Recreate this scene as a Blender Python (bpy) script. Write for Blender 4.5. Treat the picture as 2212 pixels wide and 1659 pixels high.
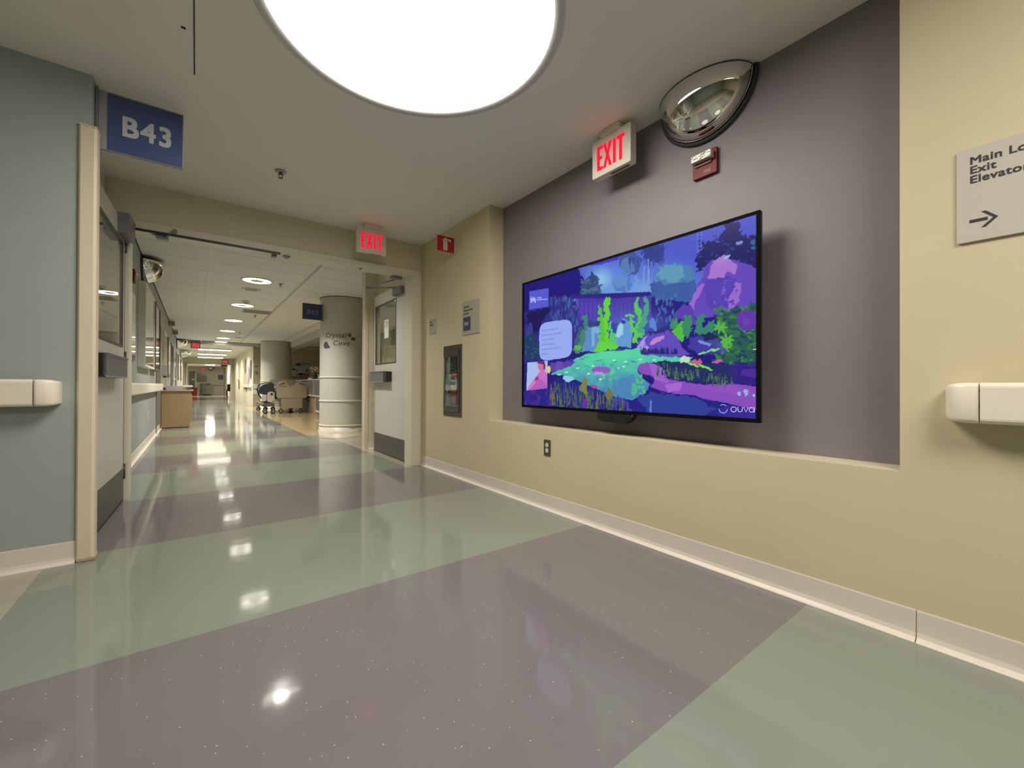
import bpy, bmesh, math, random
import numpy as np
from mathutils import Vector, Matrix

for o in list(bpy.data.objects): bpy.data.objects.remove(o)
SC = bpy.context.scene
COL = SC.collection
PI = math.pi
random.seed(7)

# ------------------------------------------------------------------ camera
CX, CY, CAMH = 1106.0, 829.5, 0.902
V1 = (423.0, 831.0); V2 = (2300.0, 838.0)
FPX = math.sqrt(-((V1[0]-CX)*(V2[0]-CX)+(V1[1]-CY)*(V2[1]-CY)))
_d1 = Vector((V1[0]-CX, V1[1]-CY, FPX)).normalized()
_d2 = Vector((V2[0]-CX, V2[1]-CY, FPX)).normalized()
_up = _d2.cross(_d1).normalized()
if _up.y > 0: _up = -_up
R = Matrix((_d2, _d1, _up))               # world = R @ (right, down, forward)
cam_d = bpy.data.cameras.new('camera'); cam = bpy.data.objects.new('camera', cam_d); COL.objects.link(cam)
right = R @ Vector((1, 0, 0)); down = R @ Vector((0, 1, 0)); fwd = R @ Vector((0, 0, 1))
m = Matrix((( right.x, -down.x, -fwd.x, 0), (right.y, -down.y, -fwd.y, 0), (right.z, -down.z, -fwd.z, CAMH), (0, 0, 0, 1)))
cam.matrix_world = m
cam_d.sensor_width = 36.0; cam_d.lens = FPX/2212*36.0; cam_d.clip_start = 0.02; cam_d.clip_end = 200
SC.camera = cam

def proj(x, y, z):
    c = R.transposed() @ Vector((x, y, z-CAMH))
    return CX+FPX*c.x/c.z, CY+FPX*c.y/c.z
def on_x(u, v, X):                        # photo point -> point on a plane X = const
    r = R @ Vector((u-CX, v-CY, FPX)); t = X/r.x
    return Vector((X, r.y*t, CAMH+r.z*t))
def on_y(u, v, Y):
    r = R @ Vector((u-CX, v-CY, FPX)); t = Y/r.y
    return Vector((r.x*t, Y, CAMH+r.z*t))

# ------------------------------------------------------------------ world, exposure
w = bpy.data.worlds.new('world'); SC.world = w; w.use_nodes = True
w.node_tree.nodes['Background'].inputs[0].default_value = (0.5, 0.5, 0.45, 1)
w.node_tree.nodes['Background'].inputs[1].default_value = 0.02
SC.view_settings.view_transform = 'Standard'; SC.view_settings.look = 'None'
SC.view_settings.exposure = 0.0; SC.view_settings.gamma = 1.0; SC.view_settings.use_curve_mapping = False
try:
    SC.cycles.use_denoising = True
    SC.cycles.max_bounces = 8; SC.cycles.diffuse_bounces = 5; SC.cycles.glossy_bounces = 4
    SC.cycles.transmission_bounces = 6; SC.cycles.transparent_max_bounces = 8
    SC.cycles.caustics_reflective = False; SC.cycles.caustics_refractive = False
    SC.cycles.sample_clamp_indirect = 4.0
except Exception: pass

LIGHT_COL = (1.0, 0.935, 0.85)
K_CIRCLE = 16.5        # big round ceiling panels
K_DOWN = 8.0         # corridor downlights
P_DOWN = 53.0; P_TUBE = 75.0
K_TUBE = 10.0         # far fluorescent strips

# ------------------------------------------------------------------ materials
def lin(c):
    c = c/255.0
    return c/12.92 if c <= 0.04045 else ((c+0.055)/1.055)**2.4
def rgb(r, g, b): return (lin(r), lin(g), lin(b), 1)
MATS = {}
def mat(name, col, rough=0.6, metal=0.0, spec=0.5, noise=0.0, nscale=8.0, bump=0.0, bscale=150.0, coat=0.0):
    if name in MATS: return MATS[name]
    mt = bpy.data.materials.new(name); mt.use_nodes = True; nt = mt.node_tree
    b = nt.nodes['Principled BSDF']
    b.inputs['Base Color'].default_value = col
    b.inputs['Roughness'].default_value = rough; b.inputs['Metallic'].default_value = metal
    b.inputs['Specular IOR Level'].default_value = spec
    if coat: b.inputs['Coat Weight'].default_value = coat; b.inputs['Coat Roughness'].default_value = 0.08
    tc = nt.nodes.new('ShaderNodeTexCoord')
    if noise:
        n = nt.nodes.new('ShaderNodeTexNoise'); n.inputs['Scale'].default_value = nscale; n.inputs['Detail'].default_value = 4
        nt.links.new(tc.outputs['Object'], n.inputs['Vector'])
        mx = nt.nodes.new('ShaderNodeMix'); mx.data_type = 'RGBA'
        mx.inputs[6].default_value = tuple(c*(1-noise) for c in col[:3])+(1,)
        mx.inputs[7].default_value = tuple(min(1, c*(1+noise)) for c in col[:3])+(1,)
        nt.links.new(n.outputs['Fac'], mx.inputs[0]); nt.links.new(mx.outputs[2], b.inputs['Base Color'])
    if bump:
        n2 = nt.nodes.new('ShaderNodeTexNoise'); n2.inputs['Scale'].default_value = bscale; n2.inputs['Detail'].default_value = 3
        nt.links.new(tc.outputs['Object'], n2.inputs['Vector'])
        bp = nt.nodes.new('ShaderNodeBump'); bp.inputs['Strength'].default_value = bump; bp.inputs['Distance'].default_value = 0.004
        nt.links.new(n2.outputs['Fac'], bp.inputs['Height']); nt.links.new(bp.outputs['Normal'], b.inputs['Normal'])
    MATS[name] = mt; return mt
def emis(name, col, strength):
    if name in MATS: return MATS[name]
    mt = bpy.data.materials.new(name); mt.use_nodes = True; nt = mt.node_tree
    b = nt.nodes['Principled BSDF']; b.inputs['Base Color'].default_value = (0.01, 0.01, 0.01, 1); b.inputs['Specular IOR Level'].default_value = 0.1
    b.inputs['Emission Color'].default_value = tuple(col[:3])+(1,); b.inputs['Emission Strength'].default_value = strength
    b.inputs['Roughness'].default_value = 0.4
    MATS[name] = mt; return mt
def glass(name, tint=(0.9, 0.95, 0.93, 1), rough=0.02, alpha=0.12):
    """thin pane: mostly clear, with a real mirror-like gloss"""
    if name in MATS: return MATS[name]
    mt = bpy.data.materials.new(name); mt.use_nodes = True; nt = mt.node_tree
    for n in list(nt.nodes): nt.nodes.remove(n)
    out = nt.nodes.new('ShaderNodeOutputMaterial')
    tr = nt.nodes.new('ShaderNodeBsdfTransparent'); tr.inputs[0].default_value = tint
    gl = nt.nodes.new('ShaderNodeBsdfGlossy'); gl.inputs['Roughness'].default_value = rough
    gl.inputs[0].default_value = (0.95, 0.95, 0.95, 1)
    fr = nt.nodes.new('ShaderNodeFresnel'); fr.inputs[0].default_value = 1.5
    ad = nt.nodes.new('ShaderNodeMath'); ad.operation = 'ADD'; ad.inputs[1].default_value = alpha; ad.use_clamp = True
    mx = nt.nodes.new('ShaderNodeMixShader')
    ge = nt.nodes.new('ShaderNodeNewGeometry'); mi = nt.nodes.new('ShaderNodeMath'); mi.operation = 'MULTIPLY_ADD'
    mi.inputs[1].default_value = 1/1.5-1.5; mi.inputs[2].default_value = 1.5
    nt.links.new(ge.outputs['Backfacing'], mi.inputs[0]); nt.links.new(mi.outputs[0], fr.inputs[0])
    nt.links.new(fr.outputs[0], ad.inputs[0]); nt.links.new(ad.outputs[0], mx.inputs[0])
    nt.links.new(tr.outputs[0], mx.inputs[1]); nt.links.new(gl.outputs[0], mx.inputs[2])
    nt.links.new(mx.outputs[0], out.inputs[0])
    MATS[name] = mt; return mt

def floor_mat(name, col, fleck=None, dens=0.0):
    mt = bpy.data.materials.new(name); mt.use_nodes = True; nt = mt.node_tree
    b = nt.nodes['Principled BSDF']; L = nt.links.new
    geo = nt.nodes.new('ShaderNodeNewGeometry')
    n = nt.nodes.new('ShaderNodeTexNoise'); n.inputs['Scale'].default_value = 2.2; n.inputs['Detail'].default_value = 5
    L(geo.outputs['Position'], n.inputs['Vector'])
    mx = nt.nodes.new('ShaderNodeMix'); mx.data_type = 'RGBA'
    mx.inputs[6].default_value = tuple(c*0.94 for c in col[:3])+(1,); mx.inputs[7].default_value = tuple(c*1.06 for c in col[:3])+(1,)
    L(n.outputs['Fac'], mx.inputs[0])
    cur = mx.outputs[2]
    if fleck:
        v = nt.nodes.new('ShaderNodeTexVoronoi'); v.inputs['Scale'].default_value = 42.0; v.inputs['Randomness'].default_value = 1.0
        L(geo.outputs['Position'], v.inputs['Vector'])
        lt = nt.nodes.new('ShaderNodeMath'); lt.operation = 'LESS_THAN'; lt.inputs[1].default_value = 0.062
        L(v.outputs['Distance'], lt.inputs[0])
        sp = nt.nodes.new('ShaderNodeSeparateColor'); L(v.outputs['Color'], sp.inputs[0])
        gt = nt.nodes.new('ShaderNodeMath'); gt.operation = 'GREATER_THAN'; gt.inputs[1].default_value = 1.0-dens
        L(sp.outputs[0], gt.inputs[0])
        mu = nt.nodes.new('ShaderNodeMath'); mu.operation = 'MULTIPLY'; L(lt.outputs[0], mu.inputs[0]); L(gt.outputs[0], mu.inputs[1])
        m2 = nt.nodes.new('ShaderNodeMix'); m2.data_type = 'RGBA'
        L(mu.outputs[0], m2.inputs[0]); L(cur, m2.inputs[6]); m2.inputs[7].default_value = fleck
        cur = m2.outputs[2]
    L(cur, b.inputs['Base Color'])
    b.inputs['Specular IOR Level'].default_value = 0.5
    # polished vinyl: slow waves in the wax and slightly patchy gloss
    n3 = nt.nodes.new('ShaderNodeTexNoise'); n3.inputs['Scale'].default_value = 3.0; n3.inputs['Detail'].default_value = 2
    L(geo.outputs['Position'], n3.inputs['Vector'])
    mr = nt.nodes.new('ShaderNodeMapRange'); mr.inputs[3].default_value = 0.045; mr.inputs[4].default_value = 0.10
    L(n3.outputs['Fac'], mr.inputs[0]); L(mr.outputs[0], b.inputs['Roughness'])
    n4 = nt.nodes.new('ShaderNodeTexNoise'); n4.inputs['Scale'].default_value = 9.0; n4.inputs['Detail'].default_value = 1
    L(geo.outputs['Position'], n4.inputs['Vector'])
    bp = nt.nodes.new('ShaderNodeBump'); bp.inputs['Strength'].default_value = 0.09; bp.inputs['Distance'].default_value = 0.004
    L(n4.outputs['Fac'], bp.inputs['Height']); L(bp.outputs['Normal'], b.inputs['Normal'])
    return mt

# ------------------------------------------------------------------ mesh helpers
class MB:
    """collects shapes that become ONE mesh object"""
    def __init__(s): s.v = []; s.f = []; s.smooth = set()
    def add(s, vs, fs, smooth=False):
        k = len(s.v); s.v += [tuple(p) for p in vs]
        for f in fs:
            if smooth: s.smooth.add(len(s.f))
            s.f.append([i+k for i in f])
        return s
    def box(s, x0, y0, z0, x1, y1, z1):
        x0, x1 = min(x0, x1), max(x0, x1); y0, y1 = min(y0, y1), max(y0, y1); z0, z1 = min(z0, z1), max(z0, z1)
        vs = [(x, y, z) for x in (x0, x1) for y in (y0, y1) for z in (z0, z1)]
        return s.add(vs, [(0, 1, 3, 2), (4, 6, 7, 5), (0, 4, 5, 1), (2, 3, 7, 6), (0, 2, 6, 4), (1, 5, 7, 3)])
    def rbox(s, x0, y0, z0, x1, y1, z1, r=0.01, axis='x', n=4):
        """box with rounded corners in the plane across `axis`"""
        a = {'x': (y0, y1, z0, z1, x0, x1), 'y': (x0, x1, z0, z1, y0, y1), 'z': (x0, x1, y0, y1, z0, z1)}[axis]
        p = rrect(a[0], a[2], a[1], a[3], r, n)
        return s.prism(p, axis, a[4], a[5])
    def prism(s, poly, axis, d0, d1, smooth=False):
        n = len(poly)
        def P(a, b, d): return {'x': (d, a, b), 'y': (a, d, b), 'z': (a, b, d)}[axis]
        vs = [P(a, b, d0) for a, b in poly]+[P(a, b, d1) for a, b in poly]
        k = len(s.v); s.add(vs, [list(range(n))[::-1], list(range(n, 2*n))])
        s2 = [[i, (i+1) % n, n+(i+1) % n, n+i] for i in range(n)]
        for f in s2:
            if smooth: s.smooth.add(len(s.f))
            s.f.append([i+k for i in f])
        return s
    def cyl(s, p0, p1, r0, r1=None, n=20, caps=True):
        r1 = r0 if r1 is None else r1
        p0 = Vector(p0); p1 = Vector(p1); d = (p1-p0).normalized()
        a = d.orthogonal().normalized(); b = d.cross(a)
        vs = [p0+(a*math.cos(t)+b*math.sin(t))*r0 for t in [2*PI*i/n for i in range(n)]]
        vs += [p1+(a*math.cos(t)+b*math.sin(t))*r1 for t in [2*PI*i/n for i in range(n)]]
        s.add(vs, [[i, (i+1) % n, n+(i+1) % n, n+i] for i in range(n)], True)
        if caps: s.add(vs[:n], [list(range(n))[::-1]]); s.add(vs[n:], [list(range(n))])
        return s
    def lathe(s, prof, c, axis='z', n=32, a0=0.0, a1=2*PI, close=True):
        """prof: (r, h) pairs turned about an axis through c"""
        full = abs(a1-a0-2*PI) < 1e-6; m_ = n if full else n+1
        vs = []
        for k in range(m_):
            t = a0+(a1-a0)*k/n; ct, st = math.cos(t), math.sin(t)
            for r, h in prof:
                q = {'z': (r*ct, r*st, h), 'x': (h, r*ct, r*st), 'y': (r*ct, h, r*st)}[axis]
                vs.append((c[0]+q[0], c[1]+q[1], c[2]+q[2]))
        np_ = len(prof); fs = []
        for k in range(n):
            k2 = (k+1) % m_
            for j in range(np_-1): fs.append([k*np_+j, k2*np_+j, k2*np_+j+1, k*np_+j+1])
        return s.add(vs, fs, True)
    def tube(s, pts, r, n=10):
        pts = [Vector(p) for p in pts]; m_ = len(pts); rings = []
        up = None
        for i, p in enumerate(pts):
            d = (pts[min(i+1, m_-1)]-pts[max(i-1, 0)]).normalized()
            if up is None: up = d.orthogonal().normalized()
            a = (up-d*up.dot(d)).normalized(); b = d.cross(a); up = a
            rr = r[i] if isinstance(r, (list, tuple)) else r
            rings.append([p+(a*math.cos(2*PI*k/n)+b*math.sin(2*PI*k/n))*rr for k in range(n)])
        vs = [q for g in rings for q in g]
        fs = [[i*n+k, i*n+(k+1) % n, (i+1)*n+(k+1) % n, (i+1)*n+k] for i in range(m_-1) for k in range(n)]
        s.add(vs, fs, True); s.add(rings[0], [list(range(n))[::-1]]); s.add(rings[-1], [list(range(n))])
        return s
    def ball(s, c, rx, ry=None, rz=None, n=14, m_=8):
        ry = ry or rx; rz = rz or rx; vs = []; fs = []
        for j in range(m_+1):
            ph = PI*j/m_
            for i in range(n):
                t = 2*PI*i/n; vs.append((c[0]+rx*math.sin(ph)*math.cos(t), c[1]+ry*math.sin(ph)*math.sin(t), c[2]-rz*math.cos(ph)))
        for j in range(m_):
            for i in range(n): fs.append([j*n+i, j*n+(i+1) % n, (j+1)*n+(i+1) % n, (j+1)*n+i])
        return s.add(vs, fs, True)
    def xf(s, M):
        s.v = [tuple(M @ Vector(p)) for p in s.v]; return s
    def build(s, name, material, parent=None, bevel=0.0, seg=2, loc=None):
        me = bpy.data.meshes.new(name); me.from_pydata(s.v, [], s.f); 
        if s.smooth:
            fl_ = [i in s.smooth for i in range(len(me.polygons))]
            me.polygons.foreach_set('use_smooth', fl_)
        bm = bmesh.new(); bm.from_mesh(me)
        bmesh.ops.remove_doubles(bm, verts=bm.verts, dist=1e-6)
        bmesh.ops.recalc_face_normals(bm, faces=bm.faces)
        if bevel:
            ed = [e for e in bm.edges if len(e.link_faces) == 2 and e.calc_face_angle(0) > 0.7]
            bmesh.ops.bevel(bm, geom=ed, offset=bevel, segments=seg, affect='EDGES', profile=0.6, clamp_overlap=True)
        bm.to_mesh(me); bm.free()
        o = bpy.data.objects.new(name, me); COL.objects.link(o)
        if material: me.materials.append(material)
        if parent:
            o.parent = parent
            o.matrix_parent_inverse = parent.matrix_world.inverted() if parent.type != 'EMPTY' else Matrix.Translation(-Vector(parent.location))
        return o
def rrect(x0, y0, x1, y1, r, n=4):
    r = min(r, abs(x1-x0)/2-1e-5, abs(y1-y0)/2-1e-5); p = []
    for cx_, cy_, a in ((x1-r, y1-r, 0), (x0+r, y1-r, PI/2), (x0+r, y0+r, PI), (x1-r, y0+r, 1.5*PI)):
        for i in range(n+1): t = a+PI/2*i/n; p.append((cx_+r*math.cos(t), cy_+r*math.sin(t)))
    return p
def tag(o, label, cat, group=None):
    o['label'] = label; o['category'] = cat
    if group: o['group'] = group
    return o
def thing(name, loc, label, cat, group=None):
    o = bpy.data.objects.new(name, None); COL.objects.link(o); o.location = loc; o.empty_display_size = 0.1
    return tag(o, label, cat, group)
def struct(o): o['kind'] = 'structure'; return o
def sempty(name, loc):
    o = bpy.data.objects.new(name, None); COL.objects.link(o); o.location = loc; o['kind'] = 'structure'; return o

def text_mb(string, size, M, bold=0.0, extrude=0.0008, align='LEFT', shear=0.0, spacing=1.0, sx=1.0):
    """flat lettering: x right, y up, set into the world by matrix M; bold strokes are laid as staggered layers"""
    cu = bpy.data.curves.new('lettering', 'FONT'); cu.body = string; cu.size = size; cu.extrude = extrude
    cu.align_x = align; cu.shear = shear; cu.space_character = spacing; cu.resolution_u = 4
    ob = bpy.data.objects.new('lettering', cu); COL.objects.link(ob)
    dg = bpy.context.evaluated_depsgraph_get(); me = ob.evaluated_get(dg).to_mesh()
    V = [v.co.copy() for v in me.vertices]; F = [list(p.vertices) for p in me.polygons]
    ob.evaluated_get(dg).to_mesh_clear(); bpy.data.objects.remove(ob); bpy.data.curves.remove(cu)
    b = MB(); sh = [(0, 0)] if bold <= 0 else [(0, 0), (-bold, -bold), (bold, -bold), (-bold, bold), (bold, bold)]+([(-bold, 0), (bold, 0), (0, -bold), (0, bold)] if bold > 0.002 else [])
    for k, (dx, dy) in enumerate(sh):
        b.add([M @ Vector(((q.x+dx)*sx, q.y+dy, q.z*(1+0.06*k))) for q in V], F)
    return b
def basis(o, ex, ey):
    """matrix with local x = ex, y = ey, z = ex x ey, origin o"""
    ex = Vector(ex); ey = Vector(ey); ez = ex.cross(ey)
    return Matrix(((ex.x, ey.x, ez.x, o[0]), (ex.y, ey.y, ez.y, o[1]), (ex.z, ey.z, ez.z, o[2]), (0, 0, 0, 1)))
FACE_CAM = lambda x, y, z: basis((x, y, z), (1, 0, 0), (0, 0, 1))      # readable when looking along +Y
FACE_LEFT = lambda x, y, z: basis((x, y, z), (0, -1, 0), (0, 0, 1))    # on the right wall, readable looking along +X
def mesh_cut(b, axis, x0, x1, a0, a1, z0, z1, holes):
    """wall slab with rectangular holes. axis 'x': slab normal X, spans a=Y; axis 'y': normal Y, spans a=X"""
    As = sorted({a0, a1, *[h[0] for h in holes], *[h[1] for h in holes]}); Zs = sorted({z0, z1, *[h[2] for h in holes], *[h[3] for h in holes]})
    for i in range(len(As)-1):
        # join vertically free cells of each strip into runs
        run = None
        for j in range(len(Zs)-1):
            am = (As[i]+As[i+1])/2; zm = (Zs[j]+Zs[j+1])/2
            solid = not any(h[0] < am < h[1] and h[2] < zm < h[3] for h in holes)
            if solid: run = (run[0], Zs[j+1]) if run else (Zs[j], Zs[j+1])
            if (not solid or j == len(Zs)-2) and run:
                if axis == 'x': b.box(x0, As[i], run[0], x1, As[i+1], run[1])
                else: b.box(As[i], x0, run[0], As[i+1], x1, run[1])
                run = None
    return b

# ------------------------------------------------------------------ palette
TAN = mat('tan wall paint', (0.655, 0.58, 0.385, 1), 0.55, noise=0.03, nscale=3, bump=0.04)
TAN2 = mat('cream wall paint', (0.66, 0.60, 0.44, 1), 0.55, noise=0.03, nscale=3, bump=0.04)
LILAC = mat('lilac grey wall paint', (0.235, 0.208, 0.225, 1), 0.5, noise=0.03, nscale=3, bump=0.04)
BLUEW = mat('blue grey wall paint', (0.36, 0.41, 0.385, 1), 0.5, noise=0.04, nscale=4, bump=0.04)
CEIL = mat('flat white ceiling paint', (0.86, 0.845, 0.79, 1), 0.8, noise=0.02, nscale=2, bump=0.1, bscale=90)
TILE = mat('white acoustic tile', (0.80, 0.79, 0.74, 1), 0.9, noise=0.05, nscale=60, bump=0.3, bscale=120)
TBAR = mat('white ceiling tee bar', (0.72, 0.71, 0.66, 1), 0.5)
GAP = mat('shadow gap', (0.12, 0.12, 0.11, 1), 0.9)
FRAMEP = mat('cream door frame enamel', (0.70, 0.655, 0.52, 1), 0.35, noise=0.02)
LEAFM = mat('off white door laminate', (0.62, 0.61, 0.54, 1), 0.3, noise=0.02)
GUARD = mat('ivory vinyl guard', (0.72, 0.63, 0.47, 1), 0.38, noise=0.02)
RAIL = mat('ivory vinyl handrail', (0.86, 0.80, 0.66, 1), 0.35, noise=0.02)
BASE = mat('off white rubber base', (0.74, 0.68, 0.60, 1), 0.4, noise=0.04, nscale=5)
KICK = mat('brushed bronze kick plate', (0.115, 0.108, 0.092, 1), 0.38, metal=0.35, noise=0.06, nscale=30)
ALU = mat('grey anodised aluminium', (0.23, 0.23, 0.235, 1), 0.42, metal=0.5)
STEEL = mat('bright steel', (0.6, 0.6, 0.58, 1), 0.25, metal=1.0)
BLACK = mat('black plastic', (0.012, 0.012, 0.012, 1), 0.4)
RUBBER = mat('dark rubber', (0.03, 0.03, 0.03, 1), 0.7)
WHITEP = mat('white plastic', (0.72, 0.70, 0.64, 1), 0.4)
SIGNW = mat('pale grey sign plate', (0.56, 0.53, 0.46, 1), 0.45)
SIGNB = mat('blue sign plate', (0.052, 0.080, 0.215, 1), 0.4)
SIGNL = mat('silver sign lettering', (0.50, 0.53, 0.56, 1), 0.5)
INK = mat('dark brown sign ink', (0.045, 0.035, 0.04, 1), 0.5)
REDS = mat('red sign plate', (0.42, 0.012, 0.01, 1), 0.4)
REDP = mat('fire alarm red', (0.175, 0.012, 0.012, 1), 0.4, spec=0.25)
PAPER = mat('white paper', (0.75, 0.74, 0.70, 1), 0.7)
WOODT = mat('tan wood laminate', (0.34, 0.235, 0.12, 1), 0.4, noise=0.10, nscale=2)
MIRROR = mat('convex mirror acrylic', (0.78, 0.78, 0.74, 1), 0.015, metal=1.0)
PANE = glass('clear glass', alpha=0.03)
PANED = glass('tinted vision glass', tint=(0.86, 0.88, 0.84, 1), alpha=0.12)
RAY = 2.055; XB = 2.205; CZ = 2.50; CZ2 = 2.60; XL = -0.58; YF = 4.43

# ------------------------------------------------------------------ floor, made of the vinyl bands one sees
GREENC = (0.240, 0.272, 0.222, 1); PURPC = (0.190, 0.174, 0.176, 1)
F_G = floor_mat('sage green vinyl', GREENC, (0.42, 0.44, 0.36, 1), 0.05)
F_P = floor_mat('mauve grey vinyl with white flecks', PURPC, (0.82, 0.79, 0.72, 1), 0.55)
F_T = floor_mat('sand vinyl', (0.50, 0.39, 0.21, 1))
F_L = floor_mat('light stone vinyl', (0.40, 0.37, 0.29, 1))
floor = struct(MB().box(-4.2, -5.5, -0.08, 8, 52, -0.006).build('floor', mat('screed', (0.3, 0.29, 0.26, 1), 0.8)))
T0 = -0.006
def fband(x0, y0, x1, y1, m_): return MB().box(x0, y0, T0, x1, y1, 0).build('floor_band', m_, floor)
ys = [0.645+1.2395*k for k in range(-5, 34)]
for i in range(len(ys)-1):
    a, b = ys[i], ys[i+1]; m_ = F_P if (i-5) % 2 == 0 else F_G
    if a >= 31.5: break
    b2 = min(b, 31.5)
    if a < YF < b: fband(-0.59, a, 2.06, YF, m_); fband(-0.59, YF, 1.86, b, m_)
    elif b <= YF: fband(-0.59, a, 2.06, b, m_)
    elif a < 8.05: fband(-0.59, a, 1.86, b2, m_)
    elif a < 20.4: fband(-0.59, a, 1.585, b2, m_)
    else: fband(-0.59, a, 2.0, b2, m_)
fband(-4.2, ys[0], -0.59, 3.2, F_L)
fband(-4.2, -5.5, 2.06, ys[0], F_L)
fband(1.86, YF, 8, 8.08, F_L); fband(1.585, 8.08, 8, 20.4, F_T)
fband(-1.5, 31.5, 3.2, 46.2, F_L)

# ------------------------------------------------------------------ near room shell
# right wall with the television niche and the extinguisher niche cut in
NI = (0.364, 3.053, 0.595, CZ); EX = (3.54, 3.865, 0.62, 1.29)
b = MB(); mesh_cut(b, 'x', RAY, XB+0.10, -5.5, YF, 0, CZ, [NI, EX])
wr = struct(b.build('wall_right', TAN))
o = MB().box(XB, NI[0]-0.02, NI[2]-0.02, XB+0.06, NI[1]+0.02, CZ).build('recess_back', LILAC, wr); o['label'] = 'lilac grey back of the recess'
o = MB().box(RAY+0.004, NI[0], NI[2]-0.003, XB, NI[1], NI[2]+0.0015).build('recess_sill', TAN2, wr)
# left wall facing us, its return and the pocket that takes the open door
b = MB(); b.box(-4.2, 3.03, 0, -0.435, 3.17, CZ); struct(b.build('wall_left', BLUEW))
b = MB(); b.box(-0.75, 3.17, 0, -0.56, 4.40, CZ); struct(b.build('wall_left_pocket', LEAFM))
# lintel wall over the doorway and the stub beside it
b = MB(); mesh_cut(b, 'y', YF, 4.58, -0.75, RAY+0.15, 0, CZ, [(-0.435, 1.995, 0, 2.17)]); b.box(-0.75, 4.44, CZ, 2.205, 4.58, CZ2)
struct(b.build('wall_front', TAN2))
b = MB(); b.box(-4.3, -5.6, 0, 2.2, -5.45, CZ); struct(b.build('wall_back', TAN2))
b = MB(); b.box(-4.35, -5.5, 0, -4.2, 3.17, CZ); struct(b.build('wall_far_left', BLUEW))

# ceiling with the two round light openings
def ceiling_near():
    """plaster slab with round holes, made from a square patch around each circle"""
    bm_ = MB(); holes = [(0.757, 1.715, 0.612), (0.757, -1.05, 0.612)]
    x0, x1, y0, y1 = -4.2, XB+0.1, -5.5, YF
    sq = 0.72
    cuts = [(cx_-sq, cx_+sq, cy_-sq, cy_+sq) for cx_, cy_, r in holes]
    As = sorted({y0, y1, *[c[2] for c in cuts], *[c[3] for c in cuts]}); Xs = [x0, cuts[0][0], cuts[0][1], x1]
    for i in range(len(As)-1):
        for j in range(3):
            xm = (Xs[j]+Xs[j+1])/2; ym = (As[i]+As[i+1])/2
            if any(c[0] < xm < c[1] and c[2] < ym < c[3] for c in cuts): continue
            bm_.box(Xs[j], As[i], CZ, Xs[j+1], As[i+1], CZ+0.02)
    n = 64
    for (cx_, cy_, r) in holes:
        inn = []; out = []
        for k in range(n):
            t = 2*PI*k/n+PI/4; c, s_ = math.cos(t), math.sin(t); q = sq/max(abs(c), abs(s_))
            inn.append((cx_+r*c, cy_+r*s_)); out.append((cx_+q*c, cy_+q*s_))
        vs = [(x, y, CZ) for x, y in inn]+[(x, y, CZ) for x, y in out]+[(x, y, CZ+0.02) for x, y in inn]
        fs = [[k, (k+1) % n, n+(k+1) % n, n+k] for k in range(n)]+[[k, (k+1) % n, 2*n+(k+1) % n, 2*n+k] for k in range(n)]
        bm_.add(vs, fs)
    return bm_
cl = struct(ceiling_near().build('ceiling', CEIL))
# the fine plaster joint line and nick
o = MB().box(-0.0175, 0.9, CZ-0.0015, -0.0125, 2.705, CZ+0.001).build('plaster_joint', mat('open joint', (0.05, 0.045, 0.04, 1), 0.9), cl)
o = MB().box(-0.062, 2.37, CZ-0.001, -0.045, 2.385, CZ+0.001).build('plaster_nick', MATS['open joint'], cl)

# round luminous panels let into the ceiling
GLOW = emis('warm white luminous panel', LIGHT_COL, K_CIRCLE)
def round_light(y, label):
    t = thing('round_ceiling_light', (0.757, y, CZ), label, 'ceiling light', 'big round ceiling lights')
    c = (0.757, y, CZ)
    MB().lathe([(0.612, 0.0), (0.655, 0.0), (0.655, -0.006), (0.650, -0.010), (0.612, -0.008), (0.606, 0.0), (0.606, 0.05), (0.612, 0.05)], c, n=72).build('trim_ring', mat('light trim', (0.62, 0.61, 0.6, 1), 0.4), t)
    MB().lathe([(0.0, 0.02), (0.35, 0.022), (0.606, 0.03)], c, n=72).build('diffuser', GLOW, t)
    return t
round_light(1.715, 'large round glowing ceiling light with thin grey trim ring overhead')
round_light(-1.05, 'second large round ceiling light, behind the viewpoint, seen only in reflections')

# ------------------------------------------------------------------ bases
def base_x(name, x, side, y0, y1, h=0.108):
    """cove base on a wall of constant x; side -1: room lies towards -x"""
    p = [(0, h), (side*0.003, h), (side*0.004, h-0.004), (side*0.004, 0.03), (side*0.008, 0.014), (side*0.018, 0.005), (side*0.030, 0.003), (side*0.030, 0.0), (0, 0)]
    b = MB(); b.prism([(x+a, z) for a, z in p], 'y', y0, y1); return b.build(name, BASE)
def base_y(name, y, x0, x1, h=0.108):
    p = [(0, h), (-0.003, h), (-0.004, h-0.004), (-0.004, 0.03), (-0.008, 0.014), (-0.018, 0.005), (-0.030, 0.003), (-0.030, 0.0), (0, 0)]
    b = MB(); b.prism([(y+a, z) for a, z in p], 'x', x0, x1); return b.build(name, BASE)
bp_ = sempty('baseboard_right', (RAY, 0, 0))
for a, c in ((-5.45, 0.3185), (0.3215, 4.415)): 
    o = base_x('base_strip', RAY, -1, a, c); o.parent = bp_; o.matrix_parent_inverse = Matrix.Translation((-RAY, 0, 0))
struct(base_y('baseboard_left', 3.03, -4.2, -0.482))
struct(base_x('baseboard_corridor_left', XL, 1, 4.60, 11.2))

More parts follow.
